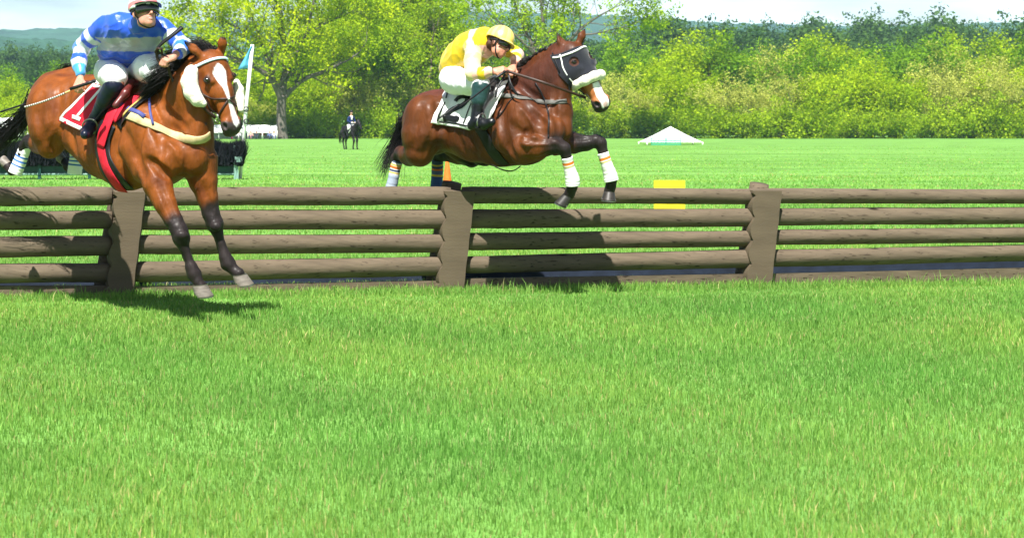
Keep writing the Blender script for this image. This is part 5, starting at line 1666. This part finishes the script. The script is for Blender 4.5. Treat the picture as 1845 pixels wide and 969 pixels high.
def col_skin2(V):
    C = np.tile(np.array(SK), (len(V), 1)) * [1.05, .98, .92]
    a = (V - HR2.o) @ HR2.a / HR2.k; nn = (V - HR2.o) @ HR2.n / HR2.k; t = (V - HR2.o) @ HR2.s / HR2.k
    C = lerp(C, (.10, .045, .025), (nn < .0) * (a < .055) * (a > -.2) * (np.abs(t) < .12) * (nn > -.16))
    C = lerp(C, (.50, .16, .13), (nn > .07) * (1 - sstep(np.hypot((a - .062) / .008, t / .022), .7, 1.2)) * .8)
    return C
R2.build('body', M_skin, rider2, col_skin2)
HB = Field(HR2.o - .2, HR2.o + .2, .007)
HB.ell(HR2(.020, -.062, 0), (.050, .082, .055), (HR2.n, HR2.s, -HR2.a), .02)
HB.build('hair', mat('brown_hair', (.07, .03, .018), .6, .3, bump=(60, 1, .01)), rider2, wrinkle=lambda V: .004 * vnoise(V, 120, 2))
T2 = Field((.85, 19.1, 1.75), (2.05, 20.7, 2.62), .009)
F = T2
F.chain([(a_sh_r, .085), (P(872, 72, 19.95), .105), (a_sh_l, .080)], .06)
bk = unit(P(866, 76, 19.9) - P(815, 126, 20.15)); bs = unit(a_sh_l - a_sh_r)
F.chain([(P(870, 82, 19.9), .140), (P(850, 88, 20.0), .162), (P(833, 102, 20.08), .158), (P(822, 118, 20.14), .140), (P(818, 126, 20.16), .128)], .06, bs, 1.1)
F.chain([(P(882, 82, 19.86), .072), (P(890, 80, 19.82), .066)], .015)
F.chain([(a_sh_r, .086), (P(851, 108, 19.70), .076), (a_el_r, .067), (P(868, 133, 19.56), .058), (P(882, 130, 19.53), .045)], .025)
F.chain([(a_sh_l, .080), (P(915, 90, 20.0), .070), (a_el_l, .062), (P(929, 112, 19.85), .05)], .025)
arm2 = [a_sh_r, a_el_r, a_wr_r]; arm2l = [a_sh_l, a_el_l, a_wr_l]
YEL = (.62, .42, .008); PIN = (.80, .46, .36); CREAM = (.80, .66, .36)
def col_silk2(V):
    C = np.tile(np.array(YEL), (len(V), 1))
    d, arc = poly_d(V, arm2); dl, al = poly_d(V, arm2l)
    ax = unit(P(818, 126, 20.16) - P(875, 76, 19.9)); m0 = P(875, 76, 19.9); h_ = (V - m0) @ ax; x = (V - m0) @ bs
    C[(h_ > -.02) & (h_ < .045)] = CREAM
    C[(h_ < .06) & (V[:, 2] < P(0, 84, 19.9)[2])] = PIN
    n1 = (d < .11) & (arc > .05)
    C[n1] = CREAM
    for a, b in ((.33, .385), (.455, .51)): C[n1 & (arc > a) & (arc < b)] = PIN
    for a, b in ((.385, .455), (.12, .18)): C[n1 & (arc > a) & (arc < b)] = YEL
    C[n1 & (arc > .12) & (arc < .18)] = (.82, .68, .25)
    n2 = (dl < .10) & (al > .04)
    C[n2] = PIN
    C[n2 & (al > .16) & (al < .24)] = YEL; C[n2 & (al > .30) & (al < .36)] = YEL
    return C
T2.build('silks', M_silk, rider2, col_silk2, wrinkle=folds(13, .0060, 13))
Q2 = Field((.85, 19.2, 1.70), (2.0, 20.75, 2.40), .009)
F = Q2
F.chain([(P(822, 140, 20.04), .148), (P(826, 140, 20.28), .145)], .05)
F.chain([(P(818, 128, 20.14), .128), (P(818, 140, 20.14), .15)], .05)
F.chain([(a_hip_r, .132), (P(846, 150, 19.80), .112), (a_kn_r, .080)], .04)
F.chain([(a_hip_l, .130), (a_kn_l, .085), (P(882, 165, 20.2), .06)], .04)
Q2.build('breeches', M_breech, rider2, wrinkle=folds(15, .0035, 15))
MB().add(*ribbon([P(818, 126, 20.16) + .140 * (math.cos(a) * bs * 1.1 + math.sin(a) * np.cross(bs, bk)) for a in np.linspace(0, 6.283, 30)], [math.cos(a) * bs + math.sin(a) * np.cross(bs, bk) for a in np.linspace(0, 6.283, 30)], .028, .006)).build('belt', M_black, rider2)
Bt = Field(np.minimum(a_kn_r, a_an_r) - .26, np.maximum(a_kn_r, a_an_r) + .26, .008)
boot(Bt, a_kn_r, a_an_r, a_toe, 1.15, .080)
def col_b2(V):
    d, arc = poly_d(V, [a_kn_r, a_an_r])
    C = np.tile(np.array([.007, .008, .010]), (len(V), 1)); return lerp(C, (.015, .045, .045), 1 - sstep(arc, .18, .22))
Bt.build('boot', M_boot, rider2, col_b2, wrinkle=lambda V: .002 * vnoise(V, 80, 13))
Bt = Field(np.minimum(a_kn_l, a_an_l) - .26, np.maximum(a_kn_l, a_an_l) + .26, .010)
boot(Bt, a_kn_l, a_an_l, P(902, 226, 20.2)); Bt.build('boot', M_boot, rider2, lambda V: col_boot(V, 0, 0))
stirrup(a_an_r, a_kn_r, a_toe, horse2, P(875, 172, 19.58))
def col_cap2(V):
    t = (V - HR2.o) @ HR2.s; n_ = (V - HR2.o) @ HR2.n
    ang = np.arctan2(t, n_ + .02)
    k = np.floor(ang / .30) % 2 == 0
    C = np.where(k[:, None], np.array([.80, .57, .12]), np.array([.80, .58, .20]))
    return C
helmet(HR2, (.130, .112, .124), rider2, col_cap2)
peak(HR2, rider2, mat('yellow_peak', (.80, .58, .16), .4, .5), .040, drop=.006)
goggles(HR2, R2, rider2)
chinstrap(HR2, rider2, R2)
wb = [a_wr_r + (a_wr_r - a_el_r) * -.06 + .034 * (math.cos(a) * np.array([0, 1, 0]) + math.sin(a) * unit(np.cross(a_wr_r - a_el_r, [0, 1, 0]))) for a in np.linspace(0, 6.283, 20)]
MB().add(*tube(wb, .005, 6)).build('wristband', M_black, rider2)
# reins to the bit, and the loose ends
sg = -sgn
rb = H2(.470, -.105, .075 * sg)
hp2 = P(912, 128, 19.46)
rn = spline([rb, (rb * .5 + hp2 * .5) + np.array([0, -.16, .0]), hp2], 10)
MB().add(*ribbon(rn, [(-.2, -1, .1)] * len(rn), .026, .005)).build('rein', M_brown, horse2)
rn = spline([H2(.470, -.105, -.075 * sg), P(985, 118, 19.95), P(926, 126, 19.7)], 8)
MB().add(*ribbon(rn, [(-.2, -1, .1)] * len(rn), .024, .005)).build('rein', M_brown, horse2)
for pts in ([(916, 134, 19.45), (920, 150, 19.4), (928, 165, 19.38), (934, 172, 19.38)], [(910, 134, 19.46), (896, 160, 19.4), (893, 176, 19.38)]):
    q = spline([P(*p) for p in pts], 6)
    MB().add(*ribbon(q, [(-.2, -1, .1)] * len(q), .020, .004)).build('rein_end', M_black, horse2)
whip(P(906, 132, 19.42), P(790, 214, 19.28), 'black whip held low along the saddle cloth by the yellow jockey', grip=.10, flap=.24, back=.02, plain=True)
# ------------------------------------------------------------------ things out in the field
def gz(X, Y): return float(ground_z(np.array(float(X)), np.array(float(Y))))
M_dgreen = mat('dark_green_paint', (.006, .05, .045), .5, .4, noise=(4, .3))
M_lgreen = mat('grey_green_metal', (.20, .34, .30), .45, .5)
M_brush = mat('black_birch', (.006, .007, .010), .8, .2)
M_pole = mat('white_paint', (.80, .80, .78), .5, .4)
M_flag = mat('light_blue_flag', (.10, .38, .60), .7, .2, bump=(8, .4, .02))
# brush hurdle behind the left horse
YB = 62.0; sB = YB / FOC
def bp_(x, y, dy=0.0): return np.array([(x - CX) * sB, YB + dy, CAMZ + (CY - y) * sB])
gB = CY + CAMZ / sB    # where its foot meets the ground, in photograph pixels
hurdle = empty('brush_hurdle', (bp_(200, 0)[0], YB, 0), 'black birch brush hurdle with a green steel frame behind the left horse', 'hurdle')
x0, x1 = -60, 424
for (a, b, y0, y1, dy, m_, nm) in ((x0, x1, 286, 314, .0, M_dgreen, 'panel'),):
    V, F = box((bp_(a, y0) + bp_(b, y1)) / 2, ((b - a) * sB, .06, (y1 - y0) * sB)); mesh(nm, V, F, m_, hurdle, False)
for y in (284, 314):
    V, F = tube([bp_(x0, y, -.08), bp_(x1 + 6, y, -.08)], .035, 8); mesh('rail', V, F, M_lgreen if y > 300 else M_dgreen, hurdle)
for x in (-40, 72, 162, 262, 345, 426):
    V, F = box((bp_(x, 262) + bp_(x, gB)) / 2 + [0, -.12, 0], (.09 if x != 426 else .14, .07, (gB - 262) * sB)); mesh('upright', V, F, M_lgreen if x == 426 else M_dgreen, hurdle, False)
V, F = box(bp_(430, 287, -.2), (.22, .16, .16)); mesh('clamp', V, F, M_lgreen, hurdle, False)
rs = np.random.RandomState(8); N = 34000
bx = x0 + (x1 + 14 - x0) * rs.rand(N); by = 300 - 22 * rs.rand(N)
base = np.stack([(bx - CX) * sB, YB + .05 + rs.normal(size=N) * .16, CAMZ + (CY - by) * sB], -1)
tipz = CAMZ + (CY - (250 + rs.rand(N) * 20 + 4 * np.sin(bx / 9))) * sB
tip = base + np.stack([rs.normal(size=N) * .12, rs.normal(size=N) * .10, tipz - base[:, 2]], -1)
sd = unit(rs.normal(size=(N, 3)) * [1, 1, 0]) * .024
V = np.stack([base - sd, base + sd, tip], 1).reshape(-1, 3)
mesh('brush', V, np.arange(N * 3).reshape(N, 3), M_brush, hurdle, False)
# marker flag on its white pole
fr = empty('flag', bp_(433, gB), 'light blue triangular flag on a white pole beside the left horse\'s head', 'flag')
MB().add(*tube([bp_(432, gB, .3), bp_(443, 190, .3), bp_(454, 80, .3)], .055, 8)).build('pole', M_pole, fr)
fl = []
for i in range(9):
    u = i / 8
    for j in range(7):
        v = j / 6
        a_ = bp_(454, 80, .3) * (1 - v) + bp_(450, 122, .3) * v
        b_ = bp_(454, 80, .3) * (1 - v) + bp_(427, 126, .3) * v
        q = a_ * (1 - u) + b_ * u; q[1] += .12 * math.sin(u * 6 + v * 2) * u
        fl.append(q)
o = mesh('flag_cloth', fl, [(i * 7 + j, i * 7 + j + 1, (i + 1) * 7 + j + 1, (i + 1) * 7 + j) for i in range(8) for j in range(6)], M_flag, fr)
md = o.modifiers.new('thickness', 'SOLIDIFY'); md.thickness = .01
for y in (197, 219):
    MB().add(*tube([bp_(443, y, .2) + .07 * np.array([math.cos(a), 0, math.sin(a)]) for a in np.linspace(0, 6.28, 12)], .02, 6)).build('cord_ring', M_black, fr)

# traffic cone
YC = 37.0; c0 = P(806, CY + CAMZ * FOC / YC, YC); c0[2] = 0
H_ = (CAMZ + (CY - 290) * YC / FOC)
cone = empty('traffic_cone', c0, 'orange traffic cone on the grass just behind the fence post', 'cone')
prof = [(.0, H_), (.028, H_), (.030, H_ - .01), (.155, .06), (.150, .045)]
V, F = [], []; K = 24
for (r_, z) in prof:
    for k in range(K): V.append(c0 + [r_ * math.cos(2 * math.pi * k / K), r_ * math.sin(2 * math.pi * k / K), z])
F = [(i * K + k, i * K + (k + 1) % K, (i + 1) * K + (k + 1) % K, (i + 1) * K + k) for i in range(len(prof) - 1) for k in range(K)]
M_cone = mat('orange_plastic', (.75, .16, .02), .5, .4, noise=(5, .15))
mesh('cone_body', V, F, M_cone, cone)
V, F = box(c0 + [0, 0, .028], (.42, .42, .04)); mesh('cone_base', V, F, M_cone, cone, False)

# yellow marker board
YM = 36.0; m0 = P(1206, 0, YM); m0[2] = 0
brd = empty('marker_board', m0, 'bright yellow marker board standing on the grass behind the right end of the fence', 'board')
M_yel = mat('yellow_paint', (.80, .62, .02), .5, .4, noise=(6, .08))
zt, zb = CAMZ + (CY - 325) * YM / FOC, CAMZ + (CY - 379) * YM / FOC
V, F = box(m0 + [0, 0, (zt + zb) / 2], (56 * YM / FOC, .05, zt - zb)); mesh('panel', V, F, M_yel, brd, False)
V, F = box(m0 + [0, -.035, (zt + zb) / 2], (57 * YM / FOC, .02, .02)); mesh('batten', V, F, mat('board_edge', (.55, .42, .04), .6), brd, False)
for s__ in (-1, 1):
    V, F = box(m0 + [s__ * .22, .04, zb / 2], (.04, .04, max(zb, .05) + .05)); mesh('leg', V, F, M_dgreen, brd, False)

# marquees and parked vehicles at the edge of the field
M_canvas = mat('white_canvas', (.80, .80, .80), .8, .1)
M_shade = mat('marquee_lining', (.35, .38, .40), .9, .1)
def marquee(x0, x1, Y, eave, ridge_, label, depth=8, bays=4, walls=True):
    X0, X1 = (x0 - CX) * Y / FOC, (x1 - CX) * Y / FOC
    z0 = gz((X0 + X1) / 2, Y)
    r = empty('marquee', ((X0 + X1) / 2, Y, z0), label, 'tent')
    V = []; F = []; n = 12
    for i in range(n + 1):
        x = X0 + (X1 - X0) * i / n; sag = .12 * math.sin(i * math.pi * bays / n) ** 2
        V += [(x, Y, z0 + eave - .25), (x, Y, z0 + eave), (x, Y + depth / 2, z0 + ridge_ - sag), (x, Y + depth, z0 + eave), (x, Y + depth, z0 + eave - .25)]
    for i in range(n):
        for k in range(4): F.append((5 * i + k, 5 * i + 5 + k, 5 * i + 6 + k, 5 * i + 1 + k))
    F += [(0, 1, 2, 3, 4), tuple(5 * n + k for k in (4, 3, 2, 1, 0))]
    mesh('roof', V, F, M_canvas, r, False)
    for i in range(bays + 1):
        x = X0 + (X1 - X0) * i / bays
        for yy in (0, depth):
            V, F = tube([(x, Y + yy, z0 - .1), (x, Y + yy, z0 + eave)], .06, 6); mesh('pole', V, F, M_pole, r)
    if walls:
        V, F = box(((X0 + X1) / 2, Y + depth - .1, z0 + eave / 2), (X1 - X0, .04, eave)); mesh('back_wall', V, F, M_canvas, r, False)
    return r
marquee(368, 499, 243, 1.0, 1.72, 'long low white marquee between the left horse and the shade tree trunk', 5, 5)
marquee(-40, 34, 246, 1.7, 2.6, 'white marquee at the left edge behind the bay horse tail', 7, 3)
# small peaked tent at the right edge: four slopes to one point
YT = 172.0; tb = P(1216, 0, YT); tb[2] = gz(tb[0], YT)
pt_ = empty('marquee', tb, 'small white peaked tent behind the green barrier at the right of the field', 'tent')
hw = 50 * YT / FOC; tz = CAMZ + (CY - 228) * YT / FOC
cs = [tb + [-hw, 0, .22], tb + [hw, 0, .22], tb + [hw, 2 * hw, .22], tb + [-hw, 2 * hw, .22]]
V = []; F = []
n = 8
for i in range(n + 1):
    u = i / n; z = (tz - .22) * (u ** 1.1)
    for c in cs:
        q = c * (1 - u) + (tb + [0, hw, .22]) * u; q[2] = .22 + tb[2] * 0 + z; V.append(q)
F = [(4 * i + k, 4 * i + (k + 1) % 4, 4 * i + 4 + (k + 1) % 4, 4 * i + 4 + k) for i in range(n) for k in range(4)]
mesh('roof', V, F, M_canvas, pt_, False)
for c in cs:
    V, F = tube([c - [0, 0, .3], c], .06, 6); mesh('pole', V, F, M_pole, pt_)
# green slatted barrier by the right tent
YG = 168.0; g0_ = np.array([(1200 - CX) * YG / FOC, YG, 0]); g0_[2] = gz(g0_[0], YG)
gb = empty('green_barrier', g0_, 'low green slatted barrier in front of the right tent', 'barrier')
for k in range(4):
    V, F = box(g0_ + [0, 0, .06 + .145 * k], (54 * YG / FOC, .05, .10)); mesh('slat', V, F, mat('barrier_green', (.03, .32, .20), .6) if k == 0 else bpy.data.materials['barrier_green'], gb, False)
for k in (-1, 0, 1):
    V, F = box(g0_ + [k * 1.2, .06, .28], (.06, .06, .62)); mesh('upright', V, F, bpy.data.materials['barrier_green'], gb, False)

M_glass = mat('car_glass', (.02, .025, .03), .1, .7); M_tyre = mat('tyre', (.02, .02, .02), .8, .2)
def car(x, Y, colr, label, van=False):
    X = (x - CX) * Y / FOC; z0 = gz(X, Y)
    r = empty('parked_car', (X, Y, z0), label, 'car')
    L_, W_c, hb, ht = 4.4, 1.8, .85, (2.1 if van else 1.48)
    side = [(-2.2, .35), (-2.2, .80), (-1.35, .92), (-.75 if not van else -1.7, ht), (1.2 if not van else 2.1, ht), (1.95 if not van else 2.2, .95), (2.2, .85), (2.2, .35)]
    V = []; n = len(side)
    for (y, ins) in ((0, .0), (.12, .0), (W_c - .12, 0), (W_c, 0)):
        for (a, b) in side:
            k = (.05 if y in (0, W_c) else 0)
            V.append((X + a * (1 - k), Y + y + (.15 if b > 1.2 and y == 0 else 0) - (.15 if b > 1.2 and y == W_c else 0), z0 + b - (k if b > 1.2 else 0)))
    F = [(i * n + k, i * n + (k + 1) % n, (i + 1) * n + (k + 1) % n, (i + 1) * n + k) for i in range(3) for k in range(n)] + [tuple(range(n))[::-1], tuple(range(3 * n, 4 * n))]
    mesh('body', V, F, mat('car_paint', colr, .3, .5, coat=.5), r, False)
    for (a, b) in ((-.95, .05), (.15, 1.25)):
        V, F = box((X + (a + b) / 2, Y + .03, z0 + 1.13), (b - a, .06, .36)); mesh('window', V, F, M_glass, r, False)
    for a in (-1.4, 1.4):
        V, F = tube([(X + a, Y - .02, z0 + .32), (X + a, Y + .2, z0 + .32)], .32, 16); w__ = mesh('wheel', V, F, M_tyre, r)
for (x, Y, c, lb, v) in ((3, 246, (.75, .76, .78), 'white parked van at the left edge behind the horse tail', True), (58, 250, (.70, .72, .75), 'white parked car at the woodland edge left of the horse', False),
                         (20, 256, (.08, .10, .14), 'dark parked car beside the white van', False), (395, 254, (.06, .10, .20), 'dark blue parked car under the long marquee', False)):
    car(x, Y, c, lb, v)

# spectators by the long marquee: small standing figures
def onlooker(x, Y, top, leg, label, arms=0.0):
    X = (x - CX) * Y / FOC; z0 = gz(X, Y)
    r = empty('person', (X, Y, z0), label, 'person')
    o = np.array([X, Y, z0])
    Fo = Field(o + [-.5, -.75, -.1], o + [.5, .35, 1.15], .03)
    for t in (-1, 1):   # seated on the grass, knees up
        Fo.chain([(o + [.09 * t, 0, .14], .11), (o + [.13 * t, -.36, .42], .07), (o + [.13 * t, -.55, .08], .05)], .03)
        Fo.chain([(o + [.20 * t, .02, .62], .065), (o + [(.25 + .05 * arms) * t, -.12, .38], .05), (o + [.14 * t, -.34, .40 + arms * .2], .045)], .03)
    Fo.chain([(o + [0, 0, .15], .16), (o + [0, 0, .40], .15), (o + [0, 0, .60], .16)], .05)
    Fo.chain([(o + [0, 0, .65], .06), (o + [0, 0, .8], .055)], .02); Fo.ell(o + [0, -.01, .89], (.09, .105, .125), None, .01)
    def cf(V):
        z = V[:, 2] - z0; C = np.tile(np.array(SK), (len(V), 1))
        C[V[:, 1] < Y - .2] = leg; C[(V[:, 1] >= Y - .2) & (z < .70)] = top; C[(z > .93)] = (.08, .05, .03)
        return C
    Fo.build('body', bpy.data.materials.get('onlooker_cloth') or mat('onlooker_cloth', (.5, .5, .5), .8, .2, tint=True), r, cf)
for i, (x, tp_, lg, lb) in enumerate(((418, (.55, .06, .06), (.03, .04, .09), 'seated spectator in a red top in front of the long marquee'), (430, (.75, .75, .75), (.05, .05, .06), 'seated spectator in a white top and black trousers near the flag pole foot'),
        (441, (.05, .10, .35), (.30, .26, .18), 'seated spectator in a blue top and tan trousers by the marquee'), (452, (.70, .35, .30), (.03, .04, .09), 'seated spectator in a pink top by the marquee'),
        (462, (.04, .05, .06), (.04, .05, .06), 'seated spectator dressed all in black by the marquee'), (473, (.65, .10, .05), (.6, .6, .6), 'seated spectator in a red top and white trousers by the marquee'),
        (486, (.12, .16, .30), (.03, .03, .04), 'seated spectator in navy near the shade tree trunk'), (494, (.70, .68, .60), (.10, .12, .25), 'seated spectator in a cream top beside the shade tree trunk'))):
    onlooker(x, 238 + 3 * (i % 3), tp_, lg, lb, .3 * (i % 2))

# mounted steward far across the field
YO = 139.0; XO = (633 - CX) * YO / FOC
oz = gz(XO, YO); kO = (CY + CAMZ * FOC / YO - 201) * YO / FOC / 2.38   # overall scale
oo = np.array([XO, YO, oz])
def q_(x, y, z): return oo + kO * np.array([x, y, z])
ho = empty('horse', oo, 'small black horse standing far across the field facing the camera', 'horse')
FO = Field(q_(-1.0, -1.2, -.1), q_(1.0, 1.6, 2.1), .035)
fwd = unit([.58, -.82, 0])
def w3(a, s__, z): return oo + kO * (fwd * a + np.array([.82, .58, 0]) * s__ + np.array([0, 0, z]))
C_ = lambda l, k=.05: FO.chain([(w3(*p[:3]), p[3] * kO) for p in l], k)
C_([(-.65, 0, 1.22, .27), (-.2, 0, 1.2, .29), (.3, 0, 1.2, .28)], .08)
C_([(.38, 0, 1.3, .24), (.60, 0, 1.55, .15), (.75, 0, 1.72, .11)], .08)
C_([(.72, 0, 1.78, .10), (.88, .0, 1.58, .085), (1.0, .02, 1.36, .06), (1.02, .02, 1.28, .06)], .03)
for t in (-1, 1):
    C_([(.74, .05 * t, 1.86, .03), (.72, .07 * t, 1.97, .012)], .02)
C_([(.36, .15, 1.0, .13), (.40, .16, .60, .065), (.38, .16, .55, .07), (.38, .16, .16, .04), (.42, .16, .05, .06)])
C_([(.36, -.15, 1.0, .13), (.46, -.15, .62, .065), (.50, -.15, .55, .07), (.40, -.15, .18, .04), (.42, -.15, .05, .06)])
C_([(-.66, .16, 1.05, .19), (-.70, .17, .75, .10), (-.84, .17, .52, .06), (-.80, .17, .15, .04), (-.76, .17, .05, .06)])
C_([(-.66, -.16, 1.05, .19), (-.56, -.17, .75, .10), (-.66, -.17, .52, .06), (-.56, -.17, .15, .04), (-.50, -.17, .05, .06)])
def cfo(V):
    C = np.tile(np.array([.012, .010, .012]), (len(V), 1)); return C
FO.build('body', M_coat, ho, cfo)
st = lock([w3(-.9, 0, 1.3), w3(-1.05, -.05, 1.1), w3(-1.1, -.10, .7), w3(-1.1, -.1, .45)], (.04, .07), 40)
hair_mesh(st, .018, .006).build('tail', M_hair, ho)
ro = person('person', w3(-.05, 0, 0), 'mounted steward in a navy jacket and white breeches on the far black horse')
FR = Field(w3(0, 0, 1.6) - .95, w3(0, 0, 1.6) + 1.15, .03)
C2 = lambda l, k=.04: FR.chain([(w3(*p[:3]), p[3] * kO) for p in l], k)
C2([(-.10, 0, 1.55, .16), (-.06, 0, 1.80, .15), (-.02, 0, 1.98, .16)])
C2([(-.02, 0, 2.08, .06), (0, 0, 2.2, .055)]); FR.ell(w3(.02, 0, 2.29), np.array([.085, .10, .12]) * kO, None, .01)
for t in (-1, 1):
    C2([(-.02, .19 * t, 2.0, .07), (.0, .27 * t, 1.78, .055), (.26, .10 * t, 1.66, .045), (.30, .08 * t, 1.66, .05)])
    C2([(-.10, .12 * t, 1.52, .12), (.20, .32 * t, 1.36, .085), (.05, .38 * t, .98, .055), (.12, .40 * t, .88, .05), (.24, .42 * t, .87, .04)])
def cfr(V):
    l = (V - w3(0, 0, 0)) / kO; z = l[:, 2]; a = l @ fwd
    C = np.tile(np.array([.012, .030, .11]), (len(V), 1))
    C[z < 1.56] = (.80, .80, .80); C[z < 1.26] = (.012, .012, .014)
    C[(z > 2.08)] = (.62, .34, .26); C[(a > .22) & (z > 1.56) & (z < 1.76)] = (.70, .60, .50)
    C[(np.abs(l[:, 0] - .03) < .05) & (z > 1.86) & (z < 2.1) & (a > .05)] = (.8, .8, .8)
    return C
FR.build('body', bpy.data.materials['onlooker_cloth'], ro, cfr)
FH = Field(w3(0, 0, 2.3) - .3, w3(0, 0, 2.3) + .3, .02)
FH.ell(w3(.01, 0, 2.36), np.array([.11, .125, .11]) * kO, None, .01); FH.halfspace_cut(w3(0, 0, 2.33), [0, 0, -1]); FH.cone(w3(.08, 0, 2.34), w3(.14, 0, 2.33), .05 * kO, .03 * kO, .01, [0, 0, 1], .3)
FH.build('riding_hat', M_black, ro)
V, F = box(w3(.02, -.30, 1.30), (.05, .05, .5), None); 
MB().add(*ribbon([w3(.38, -.02, 1.50), w3(.30, -.22, 1.30), w3(.18, -.36, 1.02)], [fwd] * 3, .07, .02)).build('white_strap', M_white, ro)
